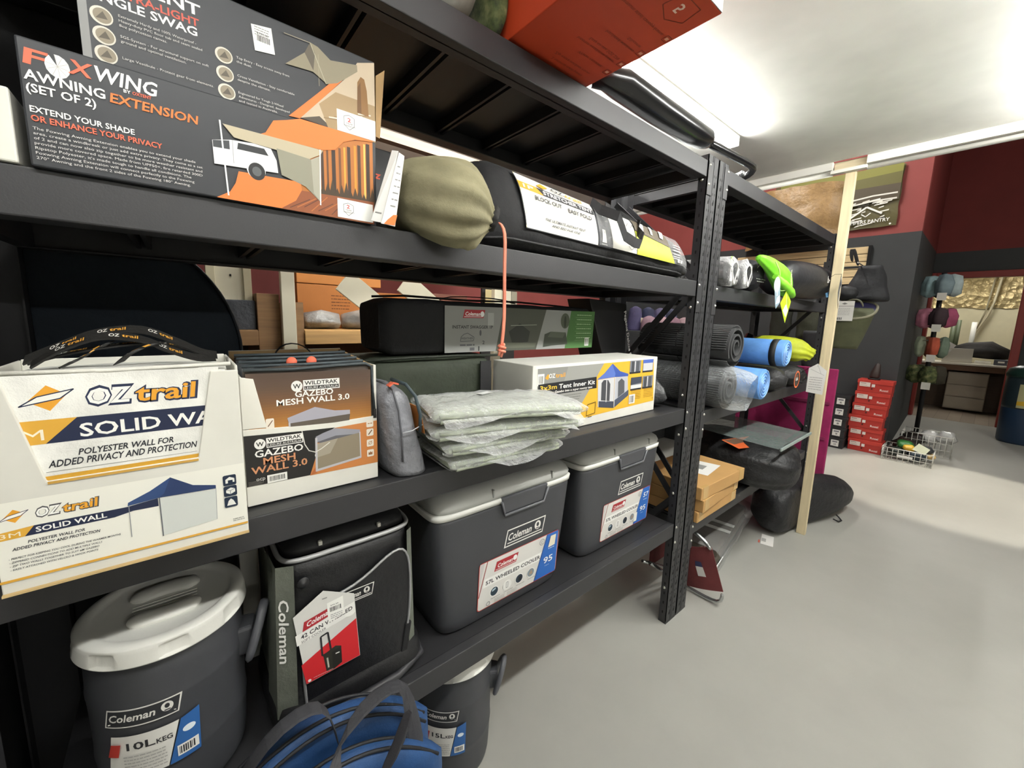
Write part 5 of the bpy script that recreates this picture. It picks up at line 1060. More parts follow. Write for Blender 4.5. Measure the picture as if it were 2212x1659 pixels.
# rubber matting
def spiral(cx, cz, y, r0, r1, turns, n=120): return [Vector((cx+(r0+(r1-r0)*i/n)*math.cos(2*math.pi*turns*i/n), y, cz+(r0+(r1-r0)*i/n)*math.sin(2*math.pi*turns*i/n))) for i in range(n+1)]
RUB = M('#404142', 'paint', 0.6)
def matting(cx, cz, r, y0, y1, label, squash, text):
    t = thing('rubber_mat', label, 'rubber mat', (cx, (y0+y1)/2, cz-r), 'rolled rubber matting')
    b = MB(); n = 150; th = .011; turns = 2.6
    pa = [spiral(cx, cz, y0, r*.25, r, turns, n), spiral(cx, cz, y1, r*.25, r, turns, n)]
    def ring(P, Q, i):
        d = (P[i]-Vector((cx, P[i].y, cz))).normalized()*th; return [P[i], P[i]-d, Q[i]-d, Q[i]]
    b.loft([ring(pa[0], pa[1], i) for i in range(n+1)], sm=False)
    m = b.build('rolled_sheet', RUB, t)
    k0 = 0; rb = MB()
    for i in range(56):                                       # raised ribs across the outer turn
        a = 2*math.pi*i/56; rr = r+.0015
        if squash and 190 < (i*360/56) < 222: continue
        o = Vector((cx+rr*math.cos(a), 0, cz+rr*math.sin(a))); d = Vector((math.cos(a), 0, math.sin(a))); s_ = Vector((-math.sin(a), 0, math.cos(a)))
        for ya, yb in ((y0+.012, y0+.12), (y0+.13, y0+.30), (y0+.31, y1-.01)):
            q = []
            for y in (ya, yb): q += [o+s_*.0035+Vector((0,y,0)), o-s_*.0035+Vector((0,y,0)), o-s_*.002+d*.005+Vector((0,y,0)), o+s_*.002+d*.005+Vector((0,y,0))]
            rb.add(q, [(0,1,2,3), (7,6,5,4), (1,5,6,2), (2,6,7,3), (3,7,4,0)])
    rb.build('ribs', M('#58595a', 'paint', 0.55), t)
    if text:
        def on(x, y, l): a = math.radians(206)+y/r; return Vector((cx+(r+.002+l)*math.cos(a), y1-.06-x, cz+(r+.002+l)*math.sin(a)))
        p = Print(fn=lambda x, y, l: (lambda a: Vector((cx+(r+.0015+l)*math.cos(a), y0+.46-x, cz+(r+.0015+l)*math.sin(a))))(math.radians(206)-y/r)); p.text('CREST RL', .0, -.02, .035, '#2e2f30', .38, bold=.02); p.build(t, 'moulded_lettering')
    return t
lower_mat = matting(2.44, S3+.127, .118, .935, 1.5, 'grey ribbed rubber mat roll in a clear plastic sleeve', False, False)
matting(2.45, S3+.372, .116, .925, 1.5, 'grey ribbed rubber mat roll lying on the sleeved roll', True, True)
t = lower_mat
b = MB(); b.loft(sack_rings([(2.44,1.48,S3+.131), (2.44,1.2,S3+.131), (2.445,.95,S3+.129), (2.45,.90,S3+.122), (2.455,.86,S3+.118), (2.46,.825,S3+.112)], [.125,.1255,.1265,.122,.112,(.105,.098)], 48, [0,0,0,.02,.04,.05], 6), cap=False)
b.build('plastic_sleeve', M('#e9eef0', 'film', 0.14, 0, .55), t, rough=.0035, rs=24, clamp=above(S3, .985))

def foam(cx, cz, r, y0, y1, label, strap):
    t = thing('foam_mat', label, 'foam mat', (cx, (y0+y1)/2, cz-r), 'rolled blue foam mats')
    BLF = M('#5b8fd0', 'fabric', 0.6)
    yroll(MB(), cx, cz, y0, y1, r).build('roll', BLF, t)
    b = MB(); b.tube([q+Vector((0,-.0015,0)) for q in spiral(cx, cz, y0, r*.10, r*.93, 4.2, 160)], .0035, 6); b.build('spiral_end', M('#8fb6e6', 'crinkle', 0.35), t)
    if strap: MB().lathe([(r+.002,y0+.045), (r+.003,y0+.045), (r+.003,y0+.085), (r+.002,y0+.085)], (cx,0,cz), 40, axis='y').build('strap', M('#17181a', 'fabric', 0.7), t)
    return t
foam(2.96, S3+.107, .103, .925, 1.45, 'blue rolled foam mat peeping out beside the sleeved rubber mat', False)
foam(3.26, S3+.305, .094, .90, 1.4, 'blue rolled foam mat with a black elastic strap', True)
t = thing('lime_sack', 'lime yellow stuff sack with gathered end behind the blue strapped mat', 'bag', (3.95, 1.1, S3+.2))
MB().loft(sack_rings([(3.86,1.35,S3+.315), (3.86,1.33,S3+.315), (3.87,1.2,S3+.315), (3.90,1.02,S3+.305), (3.92,.975,S3+.29), (3.945,.945,S3+.275), (3.965,.925,S3+.26)], [.03,.09,.10,.098,.085,.045,.075], 36, [0,0,0,.03,.07,.12,.15], 10)).build('cloth', M('#b4bd2a', 'fabric', 0.6), t, rough=.006, rs=15, sub=1)
t = thing('black_sack', 'small black stuff sack with white and round swing tags under the lime yellow sack', 'bag', (3.85, 1.08, S3), 'black sacks on the mat shelf')
MB().loft(sack_rings([(3.90,1.40,S3+.10), (3.90,1.38,S3+.10), (3.90,1.2,S3+.098), (3.88,1.02,S3+.094), (3.87,.96,S3+.09), (3.865,.935,S3+.088)], [.03,(.125,.088),(.14,.092),(.14,.088),(.10,.065),.03], 36, .03, 8)).build('cloth', M('#202022', 'crinkle', 0.5), t, rough=.012, rs=14, clamp=above(S3, .95))
MB().tube([(3.75,.938,S3+.06), (3.82,.925,S3+.05), (3.95,.928,S3+.06), (4.0,.95,S3+.10)], .008, 8).build('strap', BFAB, t)
MB().lathe([(0,.0), (.060,.0), (.066,.0008), (.060,.0016), (0,.0016)], (3.59, .905, S3+.095), 32, axis='y').build('round_tag', M('#1b1a19', 'card', 0.4), t)
p = Print((3.59, .905, S3+.095)); p.ring(0, 0, .066, .066, .012, '#e06a35', 32); p.text('GEAR', -.03, -.008, .022, '#e4e2dd', .055, bold=.03); p.text('base', -.022, .022, .010, '#e06a35', .04); p.build(t, 'tag_print')
MB().prism([(0,.0), (.105,-.008), (.112,.175), (.052,.225), (.0,.185)], (3.70, .865, S3-.005), (0,-1,0), (0,0,1), .001).build('swing_tag', M('#dfded9', 'card', 0.4), t)['label'] = 'white pointed swing tag'
p = Print((3.70, .865, S3-.005), (0,-1,0), (0,0,1)); p.line([(.01,.18), (.10,.14)], .003, '#b5b4b0'); p.line([(.052,.22), (.08,.15)], .0025, '#b5b4b0')
for k in range(6): p.scrib(.012, .115-.018*k, .08, .004, '#9b9a97', k)
p.build(t, 'tag_print')
MB().tube([(3.70,.812,S3+.20), (3.74,.86,S3+.19), (3.80,.935,S3+.13)], .002, 6).build('tag_cord', BFAB, t)
MB().tube([(3.60,.905,S3+.155), (3.68,.915,S3+.16), (3.78,.94,S3+.12)], .002, 6).build('tag_cord', BFAB, t)
t = thing('black_sack', 'small black stuff sack with gathered mouth between the blue mats', 'bag', (3.45, 1.08, S3), 'black sacks on the mat shelf')
MB().loft(sack_rings([(3.42,1.40,S3+.10), (3.42,1.38,S3+.10), (3.42,1.2,S3+.098), (3.42,1.02,S3+.095), (3.42,.97,S3+.09), (3.42,.945,S3+.085), (3.425,.925,S3+.082)], [.03,(.14,.088),(.155,.092),(.15,.088),(.11,.065),.04,.03], 36, .04, 9)).build('cloth', M('#1e1e20', 'crinkle', 0.5), t, rough=.012, rs=14, clamp=above(S3, .95))
for k, (cx, cy) in enumerate(((3.35, 1.46), (3.75, 1.48), (4.15, 1.45))):
    t = thing('wrapped_bundle', ('dark glossy film bundle on the mat shelf behind the blue strapped mat', 'dark glossy film bundle on the mat shelf behind the lime yellow sack', 'dark glossy film bundle on the mat shelf beside its rear post')[k], 'bundle', (cx, cy, S3), 'film wrapped bundles')
    MB().loft(sack_rings([(cx-.15,cy,S3+.16), (cx-.14,cy,S3+.16), (cx,cy+.01,S3+.22), (cx+.13,cy,S3+.18), (cx+.15,cy,S3+.17)], [.02,(.05,.14),(.07,.20),(.05,.16),.02], 28, .05, 6)).build('film', M('#1d1e22', 'crinkle', 0.15), t, rough=.018, rs=13, seed=k, clamp=above(S3))

# brown cartons
CB = M('#b88f58', 'card', 0.7)
def flatbox(c, w, d, z0, z1, yaw, label, k):
    t = thing('flat_carton', label, 'box', (c[0], c[1], z0), 'stacked brown cartons'); T = RZ((c[0], c[1], 0), yaw)
    MB().box(c[0]-w/2, c[0]+w/2, c[1]-d/2, c[1]+d/2, z0, z1, 0, T).build('carton_body', CB, t, .004)
    for s in (-1, 1): MB().box(c[0]+s*(w/2-.05)-.03, c[0]+s*(w/2-.05)+.03, c[1]-d/2-.0012, c[1]-d/2+.02, z0+.004, z1+.0008, 0, T).build('packing_tape', M('#c8a56c', 'plain', 0.25), t)
    return t
flatbox((2.575, 1.19), .56, .42, S4+.001, S4+.068, 0, 'flat brown carton at the bottom of the carton stack', 0)
flatbox((2.585, 1.18), .57, .42, S4+.070, S4+.146, 2.5, 'flat brown carton in the middle of the carton stack', 1)
t = flatbox((2.590, 1.17), .59, .42, S4+.148, S4+.226, -1.5, 'top flat brown carton with a white barcode label', 2)
p = Print((2.52, 1.04, S4+.2262), (1,0,0), (0,1,0)); p.poly([(0,0), (.26,.03), (.22,.20), (-.03,.16)], '#e6e5e0'); p.poly([(.08,.07), (.17,.08), (.16,.14), (.07,.13)], '#8d8d8a'); p.build(t, 'barcode_label')
# black duffels, clear sheet
t = thing('tent_duffel', 'long black duffel with an orange printed end label beside the brown cartons', 'bag', (3.35, 1.2, S4))
MB().loft(sack_rings([(3.33,1.58,S4+.17), (3.33,1.56,S4+.17), (3.33,1.3,S4+.172), (3.335,1.05,S4+.17), (3.345,.90,S4+.165), (3.36,.80,S4+.155), (3.37,.765,S4+.15), (3.375,.74,S4+.15)], [.03,(.30,.165),(.33,.17),(.34,.17),(.335,.165),(.25,.125),(.14,.08),.02], 48, [0,0,0,.01,.02,.05,.1,.1], 10, None, .7)).build('cloth', M('#171719', 'crinkle', 0.5), t, rough=.020, rs=8, sub=1, clamp=lambda v: Vector((v.x, v.y, max(v.z, S4+.006))) if v.y > .955 else v)
p = Print((2.99, 1.05, S4+.285), Vector((.8,-.15,-.02)).normalized(), Vector((.15,.8,.25)).normalized(), lift=.03); p.poly([(0,0), (.33,-.02), (.30,.11), (-.03,.12)], '#d8622c'); p.poly([(.02,.05), (.2,.06), (.16,.11), (-.02,.115)], '#6b5140'); p.poly([(.20,.0), (.29,-.01), (.28,.05), (.21,.05)], '#e3d9cf'); p.build(t, 'printed_label')
t = thing('clear_sheet', 'translucent plastic sheet lying flat on the long black duffel', 'plastic sheet', (3.4, 1.2, S4+.37))
b = MB(); b.grid(10, 8, lambda i, j: Vector((3.02+.68*i-.04*(1-j), .80+.66*j, S4+.378+.006*math.sin(6*i)+.012*j))); b.build('sheet', M('#7d8a86', 'film', 0.2, 0, .75), t, rough=.003, rs=6)
MB().box(3.0, 3.69, .788, .80, S4+.360, S4+.382).build('edge', M('#8d9a97', 'plain', 0.3), t, .004)
t = thing('large_duffel', 'very large black gear bag slumped on the floor behind the timber post', 'bag', (4.1, 1.0, 0))
MB().loft(sack_rings([(3.62,1.02,.20), (3.65,1.015,.20), (3.75,1.0,.22), (4.05,.95,.225), (4.35,.86,.21), (4.68,.78,.185), (4.88,.73,.14), (4.95,.71,.10)], [.03,(.13,.17),(.17,.215),(.19,.222),(.17,.205),(.15,.175),(.09,.10),.015], 48, .03, 7, .004)).build('cloth', M('#17171a', 'crinkle', 0.55), t, rough=.022, rs=6, sub=1, clamp=lambda v: Vector((v.x, min(max(v.y, .866), 1.2) if v.x < 4.06 else min(v.y, .985), max(v.z, .006))))
MB().tube([(4.42,.70,.03), (4.45,.665,.010), (4.50,.655,.010), (4.53,.68,.02), (4.52,.70,.04)], .006, 8).build('cord_loop', BFAB, t)
t = thing('floor_tag', 'white paper tag lying on the floor beside the large black gear bag', 'tag', (3.55, .96, 0))
T = RZ((3.58, .96, 0), 15); b = MB(); b.box(3.49, 3.67, .915, 1.0, .001, .003, 0, T); b.build('card', M('#e3e1dc', 'card', 0.5), t)
p = Print((3.50, .935, .0032), (.966,.259,0), (-.259,.966,0)); p.rect(.04, .01, .06, .03, '#a9a8a4'); p.rect(.0, .05, .05, .012, '#c05c4a'); p.build(t)

# folded chairs on the floor
t = thing('wrapped_chair', 'folded brown padded chair in clear plastic wrap on the floor under the cartons', 'chair', (3.25, 1.2, 0))
T = RZ((3.25, 1.2, 0), 9)
for k in range(2): 
    b = MB(); b.loft([[T @ Vector((2.78+.93*i/8, 1.24+.13*math.copysign(abs(math.cos(a))**.5, math.cos(a)), .06+.075*k+.034*math.copysign(abs(math.sin(a))**.6, math.sin(a)))) for a in [2*math.pi*q/24 for q in range(24)]] for i in range(9)]); b.build('padding', M('#4a443a', 'fabric', 0.7), t, rough=.006, rs=10, seed=k, clamp=above(0))
for k in range(2): MB().tube([T @ Vector((2.76,1.11+.2*k,.03)), T @ Vector((3.3,1.105+.2*k,.028)), T @ Vector((3.76,1.11+.2*k,.03))], .012, 10).build('frame_tube', M('#9b9b98', 'plain', 0.3, .8), t)
for x in (3.10, 3.22): MB().box(x-.02, x+.02, 1.10, 1.36, .172, .176, 0, T).build('white_strap', M('#d8d7d2', 'fabric', 0.6), t)
b = MB(); b.loft([[T @ Vector((2.74+1.05*i/12, 1.235+.165*math.copysign(abs(math.cos(a))**.6, math.cos(a)), .098+.092*math.copysign(abs(math.sin(a))**.6, math.sin(a)))) for a in [2*math.pi*q/32 for q in range(32)]] for i in range(13)], cap=False); b.build('clear_wrap', M('#ffffff', 'film', 0.12, 0, .22), t, rough=.010, rs=18, clamp=above(0))
t = thing('folding_stool', 'folding seat with maroon canvas and silver tube frame on the floor by the steel post', 'stool', (2.4, 1.0, 0))
MR = M('#6b2f30', 'fabric', 0.8); TB = M('#bfc2c2', 'plain', 0.25, .9)
b = MB(); b.grid(6, 6, lambda i, j: Vector((2.47-.012*math.sin(3.1*i), 1.15-.20*i+(-.095*i-.075*(1-i))*(1-j)+.0*i, .275+.085*i+(-.25+.0*i)*(1-j))), 0, False)
o = b.build('seat_canvas', MR, t); m_ = o.modifiers.new('thick', 'SOLIDIFY'); m_.thickness = .006
MB().tube([(2.475,1.05,.20), (2.475,1.048,.30), (2.475,.995,.345), (2.475,.965,.2), (2.475,.90,.12)], .0022, 6).build('seam', M('#a8797a', 'fabric', .7), t)
MB().tube([(2.452,1.20,.44), (2.452,1.10,.432), (2.452,1.02,.405), (2.452,.965,.375), (2.45,.945,.345)], .0125, 12).build('frame_tube', TB, t, sub=1)
MB().tube([(2.46,1.085,.022), (2.46,1.0,.016), (2.462,.90,.018), (2.466,.855,.04), (2.468,.86,.10)], .0125, 12).build('frame_tube', TB, t, sub=1)
MB().tube([(2.03,1.16,.33), (2.2,1.155,.24), (2.35,1.15,.16), (2.44,1.14,.10)], .009, 10).build('frame_tube', TB, t)
MB().tube([(2.05,1.12,.33), (2.2,1.125,.22), (2.35,1.12,.12)], .009, 10).build('frame_tube', TB, t)
MB().box(2.18, 2.42, 1.19, 1.20, .22, .42).build('seat_canvas', MR, t)
p = Print((2.4615, 1.005, .14), (0,-1,0), Vector((0,.3,.95)).normalized(), lift=.012); p.n = Vector((-1,0,0)); p.poly([(0,0), (.055,.02), (.045,.075), (-.005,.06)], '#e0ddd8'); p.poly([(-.006,.06), (.045,.075), (.04,.105), (.0,.095)], '#2f3558'); p.build(t, 'care_label')
# magenta display board at the end of the bay
t = thing('display_board', 'tall magenta board standing at the far end of the black shelving', 'board', (4.9, 1.3, 0))
MB().box(4.88, 4.92, .905, 1.78, 0, 1.34).build('board', M('#9b1f5a', 'fabric', 0.8), t, .008)
for z in (.62, .98): MB().box(4.862, 4.8795, .93, 1.75, z, z+.035).build('ledge', M('#7c1747', 'fabric', 0.8), t, .006)
# ------------------------------------------------------------------ timber shelving seen through the bay
CRM = M('#d9d2ba', 'paint', 0.6); TIM = M('#8a6844', 'woodx', 0.65); PAL = M('#c39a62', 'woodx', 0.65)
t = thing('timber_shelving', 'timber shelving with cream posts seen through the gap behind the black shelving', 'shelving', (.9, 2.8, 0))
for x0, x1, y0 in ((.443, .512, 2.55), (-.62, -.55, 2.55), (1.93, 2.0, 2.55)): MB().box(x0, x1, y0, y0+.045, 0, 2.82).build('post', CRM, t, .003)
for x0, x1 in ((.514, .562), (.33, .44), (-.54, -.49)): MB().box(x0, x1, 2.60, 3.1, 0, 1.84 if x0 < .5 else 1.80).build('side_board', TIM, t, .003)
for x0, x1, z, m in ((-.48, .328, 1.64, TIM), (.563, 1.92, 1.64, PAL), (-.48, .328, 1.05, TIM), (.563, 1.92, 1.05, PAL), (-.48, .328, .40, TIM), (.563, 1.92, .40, PAL)):
    MB().box(x0, x1, 2.60, 3.1, z-.022, z).build('shelf', m, t, .002); MB().box(x0, x1, 2.585, 2.599, z-.085, z-.005).build('front_rail', m, t, .002)
MB().box(-.62, 2.0, 3.10, 3.12, 0, 1.75).build('back_panel', M('#5a4636', 'woodx', 0.7), t)
MB().box(.5, 2.0, 2.56, 2.62, 2.822, 2.88).build('top_rail', M('#7d6f60', 'woodx', 0.7), t)
for a, c in (((.80, 1.95), (1.18, 1.66)), ((1.20, 1.97), (1.62, 1.66))):
    d = Vector((c[0]-a[0], 0, c[1]-a[1])).normalized(); n = Vector((-d.z, 0, d.x))*.075; A, B = Vector((a[0], 2.62, a[1])), Vector((c[0], 2.62, c[1])); e = Vector((0, .02, 0))
    MB().hexa([A-n, A-n+e, A+n+e, A+n, B-n, B-n+e, B+n+e, B+n]).build('diagonal_board', CRM, t, .002)
t = thing('cream_panel', 'cream cupboard panel behind the timber shelving, beside the navy tent disc', 'panel', (.23, 3.0, 1.84))
MB().box(.12, .325, 2.72, 2.74, 1.80, 2.6).build('panel', CRM, t, .003)
MB().box(.12, .16, 2.70, 2.7199, 1.80, 2.6).build('frame', M('#cfc6a8', 'paint', 0.6), t, .003); MB().box(.287, .325, 2.70, 2.7199, 1.80, 2.6).build('frame', M('#cfc6a8', 'paint', 0.6), t, .003)
MB().box(.226, .234, 2.714, 2.7195, 1.93, 1.94).build('hook', HOLE, t)
t = carton('foam_block', 'dark grey textured foam block on the timber shelf', 'block', -.05, .325, 2.62, 2.9, 1.6405, 1.80, M('#3a3c40', 'crinkle', 0.7), part='foam')
for k, (x0, x1, z1, lab) in enumerate(((.595, .81, 1.755, 'grey film wrapped bundle on the timber shelf beside the cream post'), (.84, 1.12, 1.79, 'grey film wrapped bundle on the timber shelf behind the black swag'))):
    t = thing('wrapped_bundle', lab, 'bundle', ((x0+x1)/2, 2.8, 1.64), 'film wrapped bundles on timber')
    MB().loft(sack_rings([(x0,2.80,1.69), (x0+.01,2.80,1.69), ((x0+x1)/2,2.80,1.70), (x1-.01,2.80,1.69), (x1,2.80,1.69)], [.02,(.10,.05),(.115,(z1-1.64)*.52),(.10,.05),.02], 28, .04, 5)).build('bundle', M('#a3a3a0', 'crinkle', 0.2), t, rough=.014, rs=14, seed=k, clamp=above(1.6415))
for k, (x0, x1, z0, z1, y0, c, lab) in enumerate(((.60, 1.02, 1.642, 1.93, 2.93, '#b87438', 'orange brown carton on the timber shelf behind the film bundles'), (1.05, 1.5, 1.642, 1.90, 2.93, '#a8682f', 'tan carton on the timber shelf behind the diagonal board'), (.60, 1.16, 1.935, 2.22, 2.93, '#c07c3c', 'orange brown carton with a dark slot, uppermost on the timber shelf'), (1.52, 1.9, 1.642, 1.92, 2.9, '#6f4436', 'reddish brown carton at the end of the timber shelf'))):
    t = carton('brown_carton', lab, 'box', x0, x1, y0, y0+.16, z0, z1, M(c, 'card', 0.7), 'cartons on the timber shelving')
    p = Print((x0, y0, z0)); 
    for q in range(5): p.scrib((x1-x0)*.5, (z1-z0)*.75-.022*q, (x1-x0)*.3, .006, '#6b3d18', q+k)
    if k == 2: p.rect((x1-x0)*.75, (z1-z0)*.3, .05, .012, '#2a1a10')
    p.build(t)
for k, (x, c, lab) in enumerate(((2.06, '#c9b98a', 'cream packet'), (2.14, '#e0b83a', 'yellow packet'), (2.21, '#b9b39c', 'grey packet'), (2.28, '#d9d2bd', 'pale packet'), (2.35, '#a09a88', 'khaki packet'))):
    t = thing('hanging_packet', '%s hanging on the display behind the black swag bag' % lab, 'packet', (x, 2.8, 1.7), 'packets on the rear display')
    MB().hexa([(x-.032,2.8,1.68), (x+.032,2.8,1.68), (x+.032,2.83,1.68), (x-.032,2.83,1.68), (x-.032,2.81,1.98), (x+.032,2.81,1.98), (x+.032,2.815,1.98), (x-.032,2.815,1.98)]).build('packet', M(c, 'card', 0.4), t, .004)
t = thing('packet_rail', 'dark hanging rail panel behind the black swag bag', 'rail', (2.2, 2.9, 0))
MB().box(2.02, 2.40, 2.85, 2.87, 0, 2.1).build('panel', M('#2b2826', 'paint', .6), t)
# hat display on a dark shelf further along
t = thing('hat_shelf', 'dark display shelf with rows of caps seen between the steel posts', 'shelving', (4.9, 2.9, 0))
MB().box(4.2, 5.6, 2.62, 3.0, 1.60, 1.63).build('shelf', CHAR, t); MB().box(4.2, 5.6, 3.0, 3.02, 0, 2.0).build('back_panel', CHAR, t); MB().box(4.2, 5.6, 2.62, 3.0, .9, .93).build('shelf', CHAR, t)
for x in (4.2, 5.58): MB().box(x, x+.02, 2.62, 3.0, 0, 1.599).build('side_board', CHAR, t)
hc = ('#4a4466', '#2f3350', '#57506e', '#3b3c52', '#8d6f7a', '#a8868c', '#7a5a66', '#9a7f84')
for k in range(8):
    x = 4.42+.29*(k % 4); z = 1.631 if k > 3 else 1.78; y = 2.70 if k > 3 else 2.90
    t = thing('cap', ('violet grey cap on the dark shelf, nearest the end frame', 'navy cap on the dark shelf, second of the rear row', 'violet cap on the dark shelf, third of the rear row', 'slate cap on the dark shelf, last of the rear row', 'pink grey cap at the front of the dark shelf, nearest the end frame', 'dusty pink cap at the front of the dark shelf, second in its row', 'mauve cap at the front of the dark shelf, third in its row', 'pale mauve cap at the front of the dark shelf, last in its row')[k], 'cap', (x, y, z), 'caps on the rear display')
    zb = 1.631
    MB().lathe([(.094,zb), (.096,zb+.03), (.094,zb+.10), (.07,zb+.16 if k > 3 else zb+.27), (.02,zb+.185 if k > 3 else zb+.30), (0,zb+.187 if k > 3 else zb+.302)], (x, y, 0), 24).build('crown', M(hc[k], 'fabric', 0.8), t)
    if k > 3: MB().prism([(-.08,0), (-.07,-.06), (0,-.09), (.07,-.06), (.08,0)], (x, y-.07, zb+.012), (1,0,0), (0,1,.1), .006).build('peak', M(hc[k], 'fabric', 0.8), t)
    else: MB().box(x-.02, x+.03, y-.099, y-.0965, zb+.10, zb+.16).build('price_tag', M('#d8cdb4', 'card', 0.5), t)
# lots on top of the second bay seen over the end frame
t = thing('white_tubes', 'pair of white tubes lying across the far top shelf', 'tubes', (2.3, 1.45, 2.56))
for k in range(2): MB().tube([(2.24+.05*k,1.16,2.579), (2.30+.05*k,1.56,2.579)], .018, 12).build('tube', M('#dfe1df', 'plain', 0.3), t)
t = thing('pale_sack', 'pale grey rounded sack standing on the far top shelf', 'bag', (2.55, 1.42, 2.56))
MB().loft(sack_rings([(2.53,1.42,2.565), (2.53,1.42,2.57), (2.53,1.42,2.65), (2.53,1.42,2.74), (2.53,1.42,2.78)], [.04,.10,.11,.09,.02], 28, .02, 6)).build('cloth', M('#b9bbba', 'fabric', 0.7), t, rough=.006, rs=12, clamp=above(2.56))

# ------------------------------------------------------------------ the far wall: poster, slat panel, boots
t = thing('poster', 'glossy outdoor brand poster in a clear sheet high on the red wall', 'poster', (7.58, 1.9, 3.13))
b = MB(); b.grid(24, 16, lambda i, j: Vector((7.575-.02*math.sin(9*i+3*j)*.5, 1.025+1.5*i, 3.135+.80*j))); b.build('sheet', M('#5c5636', 'slick', 0.15), t, rough=.02, rs=5)
p = Print((7.545, 2.45, 3.135), (0,-1,0), (0,0,1), lift=.01); rnd = random.Random(3)
p.poly([(.0,.52), (1.42,.52), (1.42,.80), (0,.80)], '#5f5a26'); p.poly([(.0,.64), (1.42,.70), (1.42,.80), (0,.80)], '#7d7a2f'); p.poly([(.0,.38), (1.42,.34), (1.42,.55), (0,.56)], '#4a3f2c')
for k in range(70):  # pale slivers are painted glints of the glossy sheet
    x = rnd.uniform(.25, 1.25); y = rnd.uniform(.02, .36); w = rnd.uniform(.04, .16); p.poly([(x,y), (x+w,y+.012), (x+w*1.05,y+.03), (x+.01,y+.014)], rnd.choice(('#e9e7de', '#f2f0ea', '#2a2618', '#dcd9cc')))
for y in (.40, .33): p.line([(.5,y-.02), (.9,y), (1.15,y+.03), (1.40,y+.03)], .02, '#dedbd0')
p.line([(.93,.16), (1.10,.29), (1.27,.18)], .022, '#efeee8'); p.line([(1.05,.20), (1.10,.16), (1.15,.205)], .012, '#efeee8'); p.text('CAMPERS PANTRY', .86, .07, .045, '#efeee8', .50, bold=.02); p.ell(1.37, .03, .012, .012, '#efeee8'); p.build(t)
t = thing('kraft_sheet', 'crumpled brown paper roll bulging in front of the glossy poster', 'paper', (7.3, 2.2, 3.0))
b = MB(); b.grid(26, 18, lambda i, j: Vector((7.50-.26*math.sin(math.pi*min(1, i*1.02))**.7*(1-.25*j)+.0, 1.62+1.25*i, 2.98+.86*j))); o = b.build('paper', M('#9c7c52', 'crinkle', 0.35), t, rough=.035, rs=4)
t = thing('slat_panel', 'pale timber slat panel with dark grooves on the black wall', 'panel', (7.58, 2.2, 1.3))
SL = M('#d6bd90', 'woodx', 0.6)
for k in range(5): MB().box(7.565, 7.598, 1.27, 3.0, 2.89-.105*k-.095, 2.89-.105*k).build('slat', SL, t, .002)
MB().box(7.55, 7.599, 1.235, 1.268, 2.37, 2.90).build('edge_strip', HOLE, t); 
# hanging bags
OLV = M('#4d5038', 'fabric', 0.8)
t = thing('bucket_bag', 'olive green tapered bucket bag hanging beyond the timber post', 'bag', (5.6, .95, 1.4))
def taper(cx, cy, z0, z1, rx0, ry0, rx1, ry1, lean, n=10, e=.8, tilt=0):
    return [[(cx+lean[0]*i/n+(rx0+(rx1-rx0)*i/n)*math.copysign(abs(math.cos(a))**e, math.cos(a)), cy+lean[1]*i/n+(ry0+(ry1-ry0)*i/n)*math.copysign(abs(math.sin(a))**e, math.sin(a)), z0+(z1-z0)*i/n+tilt*(i/n)**3*(rx0+(rx1-rx0)*i/n)*math.copysign(abs(math.cos(a))**e, math.cos(a))) for a in [2*math.pi*k/36 for k in range(36)]] for i in range(n+1)]
b = MB(); R_ = taper(5.55, 1.02, 1.52, 1.93, .10, .12, .16, .21, (0,-.02), tilt=.6); b.loft(R_); 
b2 = MB(); b.build('bag_body', OLV, t, rough=.006, rs=8)
MB().tube([Vector(q)+Vector((0,0,.004)) for q in R_[-1]], .012, 8, closed=True).build('rim', M('#7d7a66', 'fabric', 0.8), t)
b = MB(); b.loft([[Vector(q)*1 for q in R_[-1]], [Vector((5.55+(q[0]-5.55)*.86, 1.0+(q[1]-1.0)*.86, q[2]-.004)) for q in R_[-1]]], cap=False); b.build('rim_band', M('#2e2c52', 'fabric', 0.8), t)
b = MB(); b.loft([[Vector((5.55+(q[0]-5.55)*.86, 1.0+(q[1]-1.0)*.86, q[2]-dz)) for q in R_[-1]] for dz in (.006, .005)]); b.build('lining', M('#2e2c52', 'fabric', 0.8), t)
MB().tube([(5.42,.88,1.955), (5.41,.90,2.03), (5.42,.98,2.05), (5.43,1.05,1.99)], .010, 8).build('carry_loop', M('#6b6a58', 'fabric', 0.8), t, sub=1)
t = thing('backpack', 'black backpack with a hanging strap beyond the timber post', 'bag', (5.6, 1.0, 2.0))
b = MB(); b.loft(taper(5.72, .93, 2.04, 2.40, .14, .20, .09, .10, (0,-.01))); b.build('bag_body', M('#1d1e22', 'fabric', 0.7), t, rough=.02, rs=8)
MB().ribbon([(5.60,1.0,2.39), (5.58,1.03,2.50), (5.58,1.06,2.60), (5.58,1.08,2.56), (5.58,1.05,2.43)], (.0,.035,.0), .004).build('shoulder_strap', M('#191a1c', 'fabric', 0.7), t, sub=1)
MB().loft(sack_rings([(5.50,1.10,2.10), (5.49,1.09,2.10), (5.47,1.05,2.11), (5.47,.98,2.10), (5.48,.95,2.10)], [.02,.06,.08,.065,.02], 24, .05, 6)).build('side_pocket', M('#17181b', 'fabric', 0.6), t, rough=.01, rs=12)
t = thing('bag_tag', 'white printed hang tag on the olive bucket bag', 'tag', (5.38, 1.03, 1.8))
MB().box(5.375, 5.378, .945, 1.11, 1.815, 2.02).build('card', M('#d9d8d2', 'card', 0.5), t)
p = Print((5.3745, 1.11, 1.815), (0,-1,0), (0,0,1)); p.rect(0, .150, .165, .004, '#555553'); p.poly([(.06,.178), (.085,.19), (.11,.178), (.085,.168)], '#777774')
